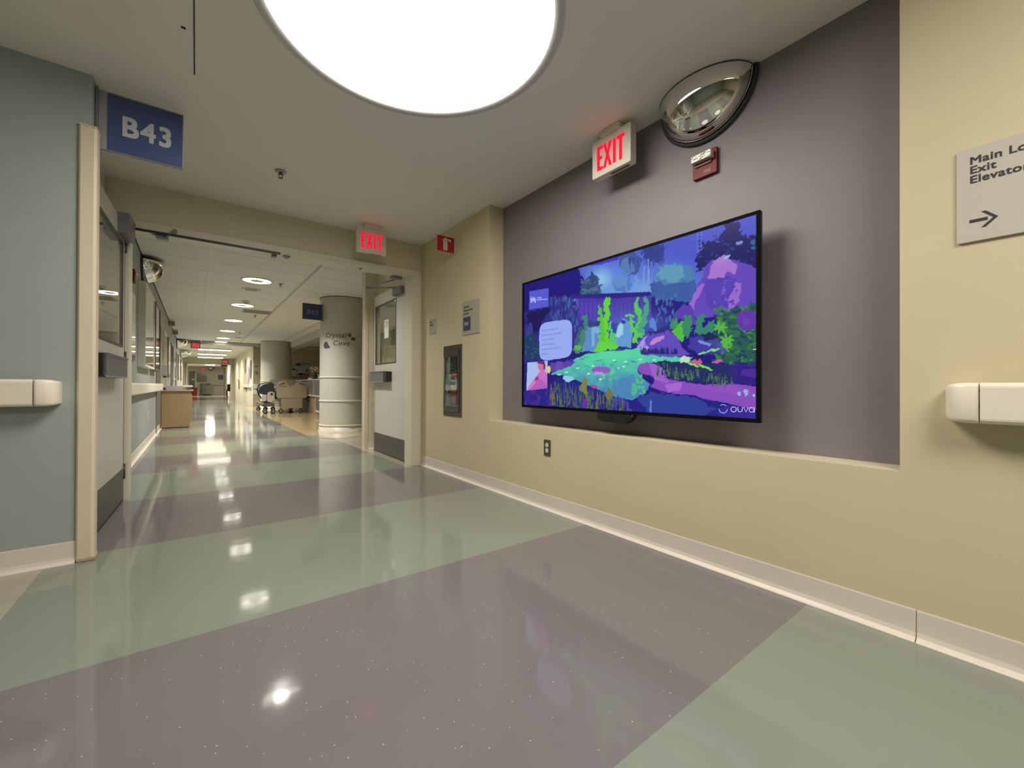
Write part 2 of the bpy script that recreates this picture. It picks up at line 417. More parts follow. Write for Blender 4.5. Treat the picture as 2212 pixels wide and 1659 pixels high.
# ------------------------------------------------------------------ corner guard on the left wall end
b = MB()
b.prism([(-0.482, 3.029), (-0.482, 3.019), (-0.474, 3.012), (-0.425, 3.012), (-0.414, 3.020), (-0.412, 3.030), (-0.412, 3.085), (-0.4345, 3.085), (-0.4345, 3.029)], 'z', 0.012, 2.222)
g = b.build('corner_guard', GUARD, bevel=0.002); tag(g, 'tall ivory vinyl corner guard on the end of the blue grey wall', 'corner guard')
b = MB(); b.box(-0.4825, 3.0112, 2.2225, -0.4112, 3.0855, 2.231); b.build('end_cap', GUARD, g, bevel=0.006)
b = MB(); b.box(-0.478, 3.006, 0.001, -0.408, 3.086, 0.02); b.build('end_cap', mat('worn vinyl', (0.45, 0.38, 0.26, 1), 0.6, noise=0.3, nscale=40), g, bevel=0.004)

# ------------------------------------------------------------------ handrails
def rail_profile(): return [(0.0, 0.062), (-0.030, 0.066), (-0.043, 0.060), (-0.049, 0.047), (-0.050, 0.0), (-0.049, -0.047), (-0.043, -0.060), (-0.030, -0.066), (0.0, -0.062), (-0.012, -0.05), (-0.012, 0.05)]
def handrail(label, along, fixed, a0, a1, zc, capend, out, group=None):
    """along 'y': wall x = fixed, rail stands `out` clear towards sign of out"""
    s_ = 1 if out > 0 else -1; g_ = abs(out)
    t = thing('handrail', ((fixed, a0, zc) if along == 'y' else (a0, fixed, zc)), label, 'handrail', group)
    H = 0.0645
    def body(m0, m1, nm):
        b = MB(); lo, hi = g_-0.05, g_
        p = []
        for q in rrect(lo, zc-H, hi, zc+H, 0.016, 4): p.append((fixed+s_*q[0], q[1]))
        if along == 'y': b.prism(p, 'y', m0, m1, smooth=False)
        else: b.prism(p, 'x', m0, m1)
        return b.build(nm, RAIL, t)
    d = 1 if capend == 'hi' else -1
    ce = a1 if capend == 'hi' else a0; j = ce-d*0.078
    if capend == 'hi': body(a0, j-0.0015, 'rail')
    else: body(j+0.0015, a1, 'rail')
    # moulded end cap curving back to the wall
    b = MB(); vs = []; fs = []; nseg = 8
    rings = []
    for k in range(nseg+1):
        f = k/nseg; e = f*0.078
        outk = g_-0.05*(1-math.sqrt(max(0.0, 1-f**3)))*1.0
        hk = H-0.010*f**4
        sec = [(0.0015, -hk+0.004), (outk-0.014, -hk), (outk-0.004, -hk+0.004), (outk, -hk+0.014), (outk, hk-0.014), (outk-0.004, hk-0.004), (outk-0.014, hk), (0.0015, hk-0.004)]
        ring = []
        for a, z in sec:
            x = fixed+s_*a; y = j+d*(0.0015+e)
            ring.append((x, y, zc+z) if along == 'y' else (y, x, zc+z))
        rings.append(ring)
    for r_ in rings: vs += r_
    for k in range(nseg):
        for i in range(8): fs.append([k*8+i, k*8+(i+1) % 8, (k+1)*8+(i+1) % 8, (k+1)*8+i])
    fs.append(list(range(8))[::-1]); fs.append([nseg*8+i for i in range(8)])
    ns = nseg*8; b.add(vs, fs[:ns], True); b.add(vs, fs[ns:]); b.build('end_cap', RAIL, t)
    n_ = max(1, int(abs(a1-a0)/1.2))
    for k in range(n_):
        q = a0+0.14+(a1-a0-0.28)*k/max(1, n_-1)
        b = MB()
        if along == 'y': b.box(fixed+s_*0.0, q-0.03, zc-0.03, fixed+s_*(g_-0.045), q+0.03, zc+0.03)
        else: b.box(q-0.03, fixed, zc-0.03, q+0.03, fixed+s_*(g_-0.045), zc+0.03)
        b.build('bracket', ALU, t)
    return t
handrail('ivory handrail end on the tan wall below the directory sign', 'y', RAY, -3.5, 0.240, 0.853, 'hi', -0.095)
handrail('ivory handrail on the blue grey wall at the left edge', 'x', 3.03, -4.0, -0.535, 0.860, 'hi', -0.095)
handrail('long ivory handrail along the corridor wall beyond the left door', 'y', XL, 4.62, 10.35, 0.853, 'hi', 0.085)

# ------------------------------------------------------------------ doorway frame and header
fr = sempty('trim_1', (0.78, YF, 0))
b = MB(); b.box(-0.445, 4.405, 2.135, 2.03, 4.60, 2.195); b.build('header', FRAMEP, fr, bevel=0.003)
b = MB(); b.box(1.925, 4.405, 0, 2.03, 4.60, 2.135); b.build('jamb', FRAMEP, fr, bevel=0.003)
b = MB(); b.box(-0.445, 4.405, 0, -0.418, 4.60, 2.135); b.build('jamb', FRAMEP, fr, bevel=0.003)
b = MB(); b.box(-0.40, 4.398, 2.116, 0.62, 4.415, 2.134); b.build('holder_channel', BLACK, fr)
b = MB(); b.box(-0.40, 4.43, 2.128, 0.62, 4.50, 2.1345); b.build('channel_plate', FRAMEP, fr)
b = MB(); b.box(0.56, 4.462, 2.104, 0.60, 4.525, 2.13); b.build('stop_block', ALU, fr, bevel=0.004)
for xx in (0.685,):
    b = MB(); b.prism([(xx-0.035, 2.136), (xx+0.035, 2.136), (xx, 2.112)], 'y', 4.47, 4.52); b.build('latch_strike', ALU, fr)
b = MB(); b.prism([(1.36, 2.136), (1.40, 2.136), (1.38, 2.124)], 'y', 4.47, 4.50); b.build('latch_strike', ALU, fr)

# ------------------------------------------------------------------ doors
def leaf(name, hinge, ang, width, sgn, win, bar):
    """door leaf: built along +y' from the hinge, visible face at local x = 0 towards sgn"""
    M = Matrix.Translation((hinge[0], hinge[1], 0)) @ Matrix.Rotation(ang, 4, 'Z')
    root = bpy.data.objects.new(name, None); COL.objects.link(root); root['kind'] = 'structure'; root.location = (hinge[0], hinge[1], 0)
    W = width; TH = 0.045; s_ = sgn
    def bx(x0, y0, z0, x1, y1, z1, nm, m_, par=root, bev=0.0):
        return MB().box(s_*x0, y0, z0, s_*x1, y1, z1).xf(M).build(nm, m_, par, bevel=bev)
    wy0, wy1, wz0, wz1 = win[0]*W, win[1]*W, 1.195, 1.975
    b = MB(); mesh_cut(b, 'x', 0, -s_*TH, 0.004, W, 0.014, 2.13, [(wy0, wy1, wz0, wz1)]); b.xf(M)
    pnl = b.build('panel', LEAFM, root)
    # bead round the glass, glass itself
    b = MB()
    for (a, c, d, e) in ((wy0-0.012, wy1+0.012, wz0-0.012, wz0+0.004), (wy0-0.012, wy1+0.012, wz1-0.004, wz1+0.012), (wy0-0.012, wy0+0.004, wz0, wz1), (wy1-0.004, wy1+0.012, wz0, wz1)):
        b.box(s_*0.004, a, d, -s_*0.004, c, e)
    b.xf(M).build('glazing_bead', KICK, root)
    bx(-0.006, wy0, wz0, -0.012, wy1, wz1, 'glass_pane', PANED)
    bx(0.0025, 0.03, 0.018, 0, W-0.02, 0.255, 'kick_plate', KICK)
    bx(-TH, 0.02, 0.002, 0.002, W-0.01, 0.014, 'door_sweep', RUBBER)
    # panic bar: flat housing with the dark push pad end
    pb = MB().rbox(0, bar[0], 0.945, s_*0.062, bar[1], 1.085, r=0.012, axis='y').xf(M).build('push_bar', ALU, root)
    MB().rbox(0, bar[2], 0.952, s_*0.070, bar[3], 1.078, r=0.012, axis='y').xf(M).build('bar_end', BLACK, pb)
    for z in (0.23, 1.10, 1.98):
        MB().cyl((s_*0.004, -0.006, z-0.057), (s_*0.004, -0.006, z+0.057), 0.009, n=10).box(0.0005*s_, 0.0, z-0.057, -s_*0.03, 0.004, z+0.057).xf(M).build('hinge', KICK, root)
    return root, M
# right leaf, swung into the corridor against its stub wall
dR, MR = leaf('door_1', (1.965, 4.625), -math.atan2(0.02, 1.18), 1.19, -1, (0.31, 0.945), (0.62, 1.19, 0.505, 0.62))
MB().rbox(-0.0, 0.10, 2.00, -0.052, 0.36, 2.085, r=0.008, axis='y').xf(MR).build('closer_body', ALU, dR)
MB().tube([(-0.03, 0.24, 2.088), (-0.30, 0.56, 2.10)], 0.007).tube([(-0.30, 0.56, 2.112), (-0.16, 0.0, 2.112)], 0.007).cyl((-0.30, 0.56, 2.09), (-0.30, 0.56, 2.12), 0.012).xf(MR).build('closer_arm', ALU, dR)
MB().box(-0.22, -0.09, 2.108, -0.10, -0.03, 2.134).xf(MR).build('arm_bracket', ALU, dR, bevel=0.004)
pp = MB().box(-0.022-0.0, 0.64, 1.52, -0.0225, 0.80, 1.76)
pp.v = [(x+0.0270, y, z) for x, y, z in pp.v]
pp.xf(MR).build('paper_notice', PAPER, dR)
b = MB()
for k in range(4): b.box(0.0040, 0.665, 1.735-0.02*k, 0.0036, 0.775-0.02*(k % 3), 1.730-0.02*k)
b.xf(MR).build('notice_print', INK, dR)
# left leaf, swung towards us against its pocket
dL, ML = leaf('door_2', (-0.445, 4.40), PI-math.radians(1.9), 1.16, -1, (0.075, 0.80), (0.33, 1.08, 1.08, 1.155))
MB().rbox(0, 0.02, 2.00, -0.062, 0.30, 2.145, r=0.006, axis='y').xf(ML).build('closer_body', ALU, dL)
MB().tube([(-0.143, 4.388, 2.157), (-0.185, 4.41, 2.125), (-0.225, 4.45, 2.100)], 0.009).cyl((-0.143, 4.380, 2.157), (-0.143, 4.400, 2.157), 0.016).build('closer_arm', ALU, dL)
MB().box(-0.265, 4.43, 2.090, -0.185, 4.49, 2.115).prism([(-0.30, 2.128), (-0.20, 2.128), (-0.20, 2.112), (-0.26, 2.112)], 'y', 4.43, 4.49).build('slide_shoe', ALU, dL, bevel=0.003)

# stub wall end behind the right leaf
b = MB(); b.box(1.895, 5.93, 0, 2.9, 6.06, CZ2); b.box(2.075, 4.581, 0, 2.2, 5.929, CZ2)
struct(b.build('wall_stub', TAN2))
b = MB(); b.prism([(1.888, 5.925), (1.895, 5.923), (1.935, 5.923), (1.935, 5.930), (1.8945, 5.9305), (1.8945, 6.0), (1.888, 6.0)], 'z', 0.0, 2.12)
tag(b.build('corner_guard', GUARD), 'narrow ivory corner guard on the wall end beside the open right door', 'corner guard')
struct(base_y('baseboard_stub', 5.93, 1.937, 2.07, 0.10))

# ------------------------------------------------------------------ corridor shell
doors_l = [(9.95, 11.0, 0, 2.12), (12.05, 13.25, 0, 2.12), (15.5, 16.7, 0, 2.12), (18.6, 19.7, 0, 2.12), (22.6, 23.8, 0, 2.12), (26.6, 27.8, 0, 2.12)]
b = MB(); mesh_cut(b, 'x', XL-0.14, XL, 4.58, 31.5, 0, CZ2, doors_l); b.box(XL-0.2, 4.58, 0, XL-0.141, 31.5, CZ2)
struct(b.build('wall_corridor_left', mat('pale grey blue paint', (0.345, 0.37, 0.35, 1), 0.5, noise=0.04, nscale=4)))
for k, (a, c, z0, z1) in enumerate(doors_l):
    dn = sempty('door_%d' % (k+3), (XL, (a+c)/2, 0))
    MB().box(XL-0.10, a+0.05, 0.01, XL-0.06, c-0.05, z1-0.05).build('panel', LEAFM, dn)
    b = MB()
    b.box(XL-0.12, a+0.001, 0, XL+0.018, a+0.05, z1-0.051); b.box(XL-0.12, c-0.05, 0, XL+0.018, c-0.001, z1-0.051); b.box(XL-0.12, a+0.001, z1-0.05, XL+0.018, c-0.001, z1-0.001)
    b.build('door_frame', mat('taupe door frame', (0.26, 0.235, 0.19, 1), 0.4) if k in (0, 2, 3) else FRAMEP, dn)
    MB().cyl((XL-0.06, c-0.12, 1.02), (XL-0.01, c-0.12, 1.02), 0.01).cyl((XL-0.012, c-0.12, 1.02), (XL-0.012, c-0.24, 1.02), 0.009).build('door_handle', STEEL, dn)
# tile ceiling: tee-bar grid with a panel in every cell
cg = struct(MB().box(-0.9, 4.60, CZ2+0.012, 8.0, 20.45, CZ2+0.05).build('ceiling_corridor', GAP))
xs = [XL, 0.155, 1.41, 2.665, 3.92, 5.175]
ty = [4.62+0.615*k for k in range(0, 26)]
me_cache = {}
LX = {0: 0.785}
lamps_y = [5.27, 7.92, 10.56, 13.21, 15.9, 18.4]
for j in range(len(xs)-1):
    wj = xs[j+1]-xs[j]
    for i in range(len(ty)-1):
        key = j
        if key not in me_cache:
            bb = MB().box(-wj/2+0.012, -0.3075+0.009, 0, wj/2-0.012, 0.3075-0.009, 0.010)
            o = bb.build('ceiling_tile', TILE, cg, bevel=0.003, seg=1); me_cache[key] = o
        else:
            o = me_cache[key].copy(); COL.objects.link(o)
        o.location = ((xs[j]+xs[j+1])/2, (ty[i]+ty[i+1])/2, CZ2); o.parent = cg; o.matrix_parent_inverse = Matrix.Identity(4)
for k, x in enumerate(xs[1:-1]):
    MB().box(x-0.02, 4.6, CZ2-0.004, x+0.02, 20.395, CZ2-0.0005).build('main_tee', TBAR if k == 0 else mat('dull main tee', (0.50, 0.49, 0.44, 1), 0.6), cg)
for y in ty: MB().box(XL, y-0.0085, CZ2+0.0015, xs[-1], y+0.0085, CZ2+0.004).build('cross_tee', mat('dull cross tee', (0.50, 0.49, 0.44, 1), 0.6), cg)
# bulkhead and the lower, brighter end of the corridor
b = MB(); b.box(-0.8, 20.4, 2.495, 8.0, 20.55, CZ2+0.05); b.box(-0.8, 20.55, 2.495, 2.2, 31.5, 2.55)
struct(b.build('ceiling_far', mat('bright white ceiling', (0.72, 0.70, 0.62, 1), 0.8)))
b = MB(); b.box(1.902, 20.385, 0, 2.098, 20.399, 2.494); struct(b.build('wall_end_sheet', mat('dark olive sheet', (0.33, 0.30, 0.205, 1), 0.6)))  # thin darker olive sheet over the cream wall end
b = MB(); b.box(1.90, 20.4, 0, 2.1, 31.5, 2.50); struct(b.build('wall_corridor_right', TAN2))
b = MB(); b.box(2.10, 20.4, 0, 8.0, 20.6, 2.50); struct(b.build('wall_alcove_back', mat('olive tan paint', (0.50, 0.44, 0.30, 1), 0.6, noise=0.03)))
b = MB(); b.box(7.9, 6.0, 0, 8.05, 20.5, CZ2); b.box(2.9, 5.93, 0, 8.0, 6.06, CZ2); struct(b.build('wall_alcove_right', TAN2))
b = MB(); b.box(5.17, 6.0, CZ2, 8, 20.5, CZ2+0.02); struct(b.build('ceiling_alcove', CEIL))
# end wall with the open double doorway, then the hall beyond
b = MB(); mesh_cut(b, 'y', 31.5, 31.65, -0.9, 2.2, 0, 2.5, [(-0.45, 1.78, 0, 2.16)]); struct(b.build('wall_end', TAN2))
fr = sempty('trim_2', (0.7, 31.5, 0))
b = MB(); b.box(-0.47, 31.44, 0, -0.40, 31.70, 2.18); b.build('jamb', FRAMEP, fr)
b = MB(); b.box(1.74, 31.44, 0, 1.80, 31.70, 2.18); b.build('jamb', FRAMEP, fr)
b = MB(); b.box(-0.47, 31.44, 2.14, 1.80, 31.70, 2.20); b.build('header', FRAMEP, fr)
b = MB(); b.box(-1.5, 46.0, 0, 3.4, 46.2, 2.5); b.box(-1.5, 31.65, 0, -1.35, 46.0, 2.5); b.box(3.0, 31.65, 0, 3.15, 46.0, 2.5)
struct(b.build('wall_far_hall', mat('far hall paint', (0.62, 0.58, 0.49, 1), 0.6)))
b = MB(); b.box(-1.5, 31.65, 2.46, 3.2, 46.0, 2.52); struct(b.build('ceiling_far_hall', CEIL))
b = MB(); b.box(2.05, 36, 0, 3.0, 46, 2.46); struct(b.build('wall_far_right', mat('far pier paint', (0.55, 0.52, 0.44, 1), 0.6)))

# ------------------------------------------------------------------ lamps of the corridor
LENS = emis('downlight lens', (1.0, 0.95, 0.82), K_DOWN)
def downlight(y, label, x=0.785):
    t = thing('downlight', (x, y, CZ2), label, 'ceiling light', 'round corridor downlights')
    c = (x, y, CZ2)
    MB().lathe([(0.195, -0.001), (0.232, -0.001), (0.232, -0.008), (0.222, -0.012), (0.200, -0.010), (0.195, -0.001)], c, n=36).build('trim_ring', WHITEP, t)
    MB().lathe([(0.095, -0.009), (0.12, -0.012), (0.17, -0.012), (0.195, -0.009)], c, n=36).build('glowing_ring', LENS, t)
    MB().lathe([(0.095, -0.009), (0.090, -0.007), (0.0, -0.006)], c, n=36).build('centre_disc', mat('frosted disc', (0.5, 0.5, 0.47, 1), 0.3), t)
    ld = bpy.data.lights.new('lamp', 'AREA'); ld.shape = 'DISK'; ld.size = 0.15; ld.energy = P_DOWN*(0.45 if y < 6 else 1.0); ld.color = (1.0, 0.95, 0.87); ld.spread = math.radians(124)
    lo = bpy.data.objects.new('lamp', ld); COL.objects.link(lo); lo.location = (x, y, CZ2-0.012); lo.parent = t; lo.matrix_parent_inverse = Matrix.Translation((-x, -y, -CZ2))
    return t
names = ['round downlight just past the doorway header, hidden from view but mirrored in the near floor',
         'nearest visible round ring downlight past the doorway header', 'second round ring downlight along the corridor ceiling, beside the grey vent',
         'third round ring downlight along the corridor ceiling', 'fourth round ring downlight, a thin ellipse further down the corridor',
         'fifth round ring downlight before the bulkhead', 'last and farthest round ring downlight, next to the bulkhead']
for i, n_ in enumerate(names): downlight([5.27, 7.92, 10.56, 13.21, 15.9, 18.4, 20.0][i] if i < 6 else 20.1, n_)
TUBE = emis('fluorescent lens', (1.0, 0.93, 0.78), K_TUBE)
for y, n_ in ((22.4, 'nearest bright fluorescent strip on the low far ceiling'), (25.8, 'middle bright fluorescent strip on the low far ceiling'), (28.9, 'farthest bright fluorescent strip, nearest the end doorway')):
    t = thing('fluorescent_light', (0.66, y, 2.44), n_, 'ceiling light', 'fluorescent strips at the corridor end')
    MB().box(0.06, y-0.16, 2.425, 1.26, y+0.16, 2.494).build('housing', WHITEP, t)
    MB().rbox(0.08, y-0.13, 2.405, 1.24, y+0.13, 2.4245, r=0.015, axis='x').build('lens', TUBE, t)
    ld = bpy.data.lights.new('lamp', 'AREA'); ld.shape = 'RECTANGLE'; ld.size = 1.1; ld.size_y = 0.08; ld.energy = P_TUBE; ld.color = (1.0, 0.945, 0.83); ld.spread = math.radians(160)
    lo = bpy.data.objects.new('lamp', ld); COL.objects.link(lo); lo.location = (0.66, y, 2.402); lo.parent = t; lo.matrix_parent_inverse = Matrix.Translation((-0.66, -y, -2.44))
t = thing('fluorescent_light', (0.9, 40, 2.46), 'ceiling light added to brighten the hall beyond the end doorway', 'ceiling light')  # added lamp, turned up to brighten the far hall
MB().box(0.6, 39.7, 2.44, 1.2, 40.3, 2.46).build('housing', WHITEP, t)
MB().box(0.63, 39.73, 2.425, 1.17, 40.27, 2.44).build('lens', emis('far hall fill lens', (1, 0.94, 0.8), 190), t)
t = thing('downlight', (4.2, 13.0, CZ2), 'added unseen downlight over the nurses station, behind the columns', 'ceiling light')  # added lamp out of view, gives the alcove more light
MB().lathe([(0.0, -0.012), (0.16, -0.012), (0.17, -0.002)], (4.2, 13.0, CZ2), n=24).build('glowing_disc', emis('station fill lens', (1, 0.93, 0.76), 45), t)
MB().lathe([(0.17, -0.001), (0.2, -0.001), (0.2, -0.01), (0.17, -0.01)], (4.2, 13.0, CZ2), n=24).build('trim_ring', WHITEP, t)

# ------------------------------------------------------------------ ceiling bits
def sprinkler(x, y, z, label):
    t = thing('sprinkler_head', (x, y, z), label, 'sprinkler', 'ceiling sprinkler heads')
    MB().lathe([(0.0, -0.001), (0.034, -0.001), (0.038, -0.006), (0.030, -0.012), (0.0, -0.013)], (x, y, z), n=24).build('escutcheon', mat('brushed plate', (0.45, 0.44, 0.4, 1), 0.35, metal=0.4), t)
    MB().cyl((x, y, z-0.012), (x, y, z-0.030), 0.013, 0.009, n=12).tube([(x-0.013, y, z-0.022), (x-0.014, y, z-0.038), (x-0.004, y, z-0.050)], 0.0028, n=6).tube([(x+0.013, y, z-0.022), (x+0.014, y, z-0.038), (x+0.004, y, z-0.050)], 0.0028, n=6).build('body', mat('dark brass', (0.16, 0.13, 0.08, 1), 0.35, metal=0.8), t)
    MB().cyl((x, y, z-0.050), (x, y, z-0.054), 0.016, n=14).build('deflector', MATS['dark brass'], t)
sprinkler(0.497, 3.53, CZ, 'sprinkler head in the near ceiling right of the big blue sign')
sprinkler(1.124, 7.93, CZ2, 'sprinkler head right of the nearest visible downlight')
sprinkler(1.142, 11.90, CZ2, 'sprinkler head beyond the grey ceiling vent')
sprinkler(1.125, 16.1, CZ2, 'small sprinkler head beside the third and fourth downlights')
def smoke(x, y, label, r=0.11, h=0.02, m_=None, nm='ceiling_speaker', cat='speaker'):
    t = thing(nm, (x, y, CZ2), label, cat)
    MB().lathe([(r*0.75, -0.002), (r, -0.001), (r, -h*0.4), (r*0.8, -h*0.6), (r*0.75, -h*0.5)], (x, y, CZ2), n=28).build('rim', WHITEP, t)
    MB().lathe([(0, -h*0.45), (r*0.76, -h*0.45)] if h < 0.03 else [(0, -h), (r*0.5, -h), (r*0.7, -h*0.5)], (x, y, CZ2), n=28).build('grille' if h < 0.03 else 'sensor', m_ or mat('grey grille', (0.33, 0.32, 0.29, 1), 0.7), t)
smoke(0.78, 8.70, 'flat round ceiling speaker just behind the nearest downlight', r=0.15)
smoke(0.80, 10.0, 'domed smoke detector before the second downlight', r=0.075, h=0.05, nm='smoke_detector', cat='smoke detector')
smoke(1.21, 17.9, 'pale round ceiling speaker far down the corridor', r=0.16)
t = thing('ceiling_vent', (1.12, 11.3, CZ2), 'rectangular grey return air vent in the corridor ceiling', 'vent')
MB().box(0.83, 11.04, CZ2-0.004, 1.40, 11.60, CZ2-0.0005).build('face', mat('vent grey', (0.48, 0.45, 0.39, 1), 0.7), t)
for k in range(9): MB().box(0.86, 11.08+0.057*k, CZ2-0.010, 1.37, 11.09+0.057*k, CZ2-0.004).build('slat', MATS['vent grey'], t)

# ------------------------------------------------------------------ big blue B43 sign
t = thing('room_sign', (-0.433, 3.10, 2.32), 'large blue hanging wall sign with silver lettering at the left wall end', 'sign')
MB().box(-0.433, 3.090, 2.150, -0.421, 3.165, 2.485).build('mounting_plate', ALU, t, bevel=0.002)
MB().box(-0.421, 3.098, 2.160, -0.066, 3.122, 2.474).build('edge_rail', mat('sign edge grey', (0.30, 0.30, 0.33, 1), 0.4), t, bevel=0.002)
MB().box(-0.385, 3.094, 2.164, -0.070, 3.097, 2.466).build('face_plate', SIGNB, t)
text_mb('B43', 0.150, FACE_CAM(-0.2235, 3.0932, 2.259), bold=0.0042, align='CENTER', spacing=1.13, sx=0.86).build('lettering', SIGNL, t)
# flag sign on the column
t = thing('room_sign', (2.02, 8.62, 2.27), 'dark blue flag sign projecting from the big round column', 'sign')
MB().box(1.565, 8.49, 2.13, 1.90, 8.515, 2.425).build('face_plate', mat('navy sign plate', (0.03, 0.045, 0.12, 1), 0.4), t)
MB().box(1.90, 8.48, 2.11, 1.925, 8.525, 2.44).build('mounting_plate', ALU, t)
text_mb('B43', 0.135, FACE_CAM(1.733, 8.489, 2.225), bold=0.0025, align='CENTER', spacing=1.05, sx=0.98).build('lettering', mat('dull silver ink', (0.15, 0.17, 0.21, 1), 0.5), t)

# ------------------------------------------------------------------ exit signs
EXR = emis('lit red letter', (1.0, 0.0015, 0.035), 1.15); EXR2 = emis('red letter edge', (1.0, 0.09, 0.11), 1.1)
EXH = mat('exit sign housing', (0.74, 0.69, 0.58, 1), 0.45)
def exit_letters(M):
    """E X I T as raised bars, 0.21 wide x 0.15 high, centred on the origin"""
    out = []; h = 0.150; z0 = -h/2; s_ = 0.019
    def P(pts): out.append(pts)
    E = [(-0.105, z0), (-0.062, z0), (-0.062, z0+s_), (-0.086, z0+s_), (-0.086, -s_/2), (-0.066, -s_/2), (-0.066, s_/2), (-0.086, s_/2), (-0.086, -z0-s_), (-0.062, -z0-s_), (-0.062, -z0), (-0.105, -z0)]
    X = [(-0.056, z0), (-0.036, z0), (-0.0235, -0.022), (-0.011, z0), (0.009, z0), (-0.0135, 0.0), (0.009, -z0), (-0.011, -z0), (-0.0235, 0.022), (-0.036, -z0), (-0.056, -z0), (-0.0335, 0.0)]
    I = [(0.021, z0), (0.040, z0), (0.040, -z0), (0.021, -z0)]
    T = [(0.068, z0), (0.087, z0), (0.087, -z0-s_), (0.105, -z0-s_), (0.105, -z0), (0.050, -z0), (0.050, -z0-s_), (0.068, -z0-s_)]
    for p in (E, X, I, T):
        b = MB(); b.prism(p, 'z', 0, 0.0035); b.xf(M); out.append(b)
    return [x for x in out if isinstance(x, MB)]
def exit_sign(loc, ex, label, W=0.295, H=0.225, D=0.055, canopy=None):
    """loc = centre of the front face, ex = reading direction"""
    ex = Vector(ex); ez = Vector((0, 0, 1)); n = ex.cross(ez)     # points away from... front normal
    M = basis(loc, ex, (0, 0, 1))
    t = thing('exit_sign', loc, label, 'exit sign', None)
    MB().rbox(-W/2, -H/2, -D, W/2, H/2, 0, r=0.010, axis='z').xf(M).build('housing', EXH, t, bevel=0.003)
    for k, b in enumerate(exit_letters(M @ Matrix.Translation((0, -0.004, 0.0008)))):
        b.build('letter', EXR, t)
    MB().box(-0.02, -H/2-0.0015, -D*0.75, W/2-0.03, -H/2+0.001, -D*0.4).xf(M).build('battery_slot', mat('smoked slot', (0.10, 0.09, 0.07, 1), 0.5), t)
    if canopy:
        MB().rbox(-0.075, H/2, -D*0.9, 0.075, H/2+canopy, -D*0.1+0.02, r=0.008, axis='z').xf(M).build('canopy', EXH, t, bevel=0.003)
    return t
exit_sign((2.030, 1.686, 2.346), (0, -1, 0), 'red lit exit sign under the ceiling beside the convex mirror', W=0.297, H=0.236, canopy=0.034)
exit_sign((1.387, 4.150, 2.334), (1, 0, 0), 'red lit exit sign above the doorway header near the right jamb', W=0.290, H=0.240, D=0.05, canopy=0.045)
def far_exit(loc, label, s_=1.0):
    t = thing('exit_sign', loc, label, 'exit sign')
    x, y, z = loc
    MB().box(x-0.150, y, z-0.115, x+0.150, y+0.05, z+0.115).build('housing', mat('grey exit housing', (0.22, 0.16, 0.14, 1), 0.5), t)
    MB().box(x-0.115, y-0.004, z-0.085, x+0.115, y-0.001, z+0.085).build('lit_panel', emis('dim red panel', (0.85, 0.10, 0.12), 0.85), t)
    for k, b in enumerate(exit_letters(basis((x, y-0.006, z), (1, 0, 0), (0, 0, 1)))): b.build('letter', emis('deep red letter', (0.55, 0.01, 0.03), 0.9), t)
    return t
far_exit((-0.02, 20.34, 2.43), 'small red exit sign at the corridor bulkhead')
far_exit((1.44, 31.38, 2.33), 'pale red exit sign over the right side of the end doorway')
far_exit((0.47, 45.9, 2.28), 'tiny red exit sign on the wall of the far hall')
# flag sign with the extinguisher pictogram
t = thing('extinguisher_sign', (1.96, 3.66, 2.29), 'red flag sign with a white extinguisher picture on the tan wall', 'sign')
q = [on_y(945, 508, 3.655), on_y(976, 514, 3.655), on_y(976, 548, 3.655), on_y(945, 541, 3.655)]
x0, x1 = q[0].x, 2.037; z0, z1 = 2.213, 2.363
MB().box(x0, 3.655, z0, x1, 3.659, z1).build('face_plate', REDS, t)
MB().box(x0+0.001, 3.659, z0+0.001, x1, 3.662, z1-0.001).build('back_plate', WHITEP, t)
MB().box(x1, 3.645, z0-0.006, RAY, 3.685, z1+0.004).build('mounting_block', SIGNW, t, bevel=0.003)
cx_ = (x0+x1)/2-0.004; b = MB(); K = 1.25; zc = z0+0.018
def Q(a, z): return (cx_+a*K, zc+z*K)
b.prism([Q(-0.020, 0), Q(-0.017, -0.004), Q(0.015, -0.004), Q(0.018, 0), Q(0.018, 0.066), Q(0.009, 0.076), Q(-0.010, 0.076), Q(-0.020, 0.066)], 'y', 3.6535, 3.655)
b.prism([Q(-0.011, 0.0765), Q(0.010, 0.0765), Q(0.008, 0.094), Q(-0.008, 0.094)], 'y', 3.6535, 3.655)
b.prism([Q(0.009, 0.080), Q(0.046, 0.066), Q(0.048, 0.087), Q(0.009, 0.087)], 'y', 3.6535, 3.655)
b.prism([Q(-0.027, 0.064), Q(-0.011, 0.080), Q(-0.011, 0.087), Q(-0.029, 0.074)], 'y', 3.6535, 3.655)
b.build('pictogram', mat('off white ink', (0.62, 0.58, 0.52, 1), 0.5), t)

# ------------------------------------------------------------------ directory signs on the right wall
t = thing('directory_sign', (RAY, 0.0, 1.55), 'large pale grey directory sign with an arrow on the tan wall', 'sign')
MB().rbox(RAY-0.010, -0.16, 1.385, RAY-0.0005, 0.219, 1.697, r=0.004, axis='x').build('face_plate', SIGNW, t, bevel=0.0015)
for k, s_ in enumerate(('Main Lobby', 'Exit', 'Elevators')):
    text_mb(s_, 0.0345, FACE_LEFT(RAY-0.0102, 0.190, 1.641-0.0315*k), bold=0.0007, spacing=1.05, extrude=0.0006, sx=1.04).build('lettering', INK, t)
b = MB(); ya = 0.190; za = 1.452; th = 0.0048
def AR(a, z): return (ya-a, z)
b.prism([AR(0, za-th), AR(0.040, za-th), AR(0.040, za+th), AR(0, za+th)], 'x', RAY-0.0112, RAY-0.010)
b.prism([AR(0.026, za-0.026), AR(0.036, za-0.026), AR(0.062, za), AR(0.052, za)], 'x', RAY-0.0112, RAY-0.010)
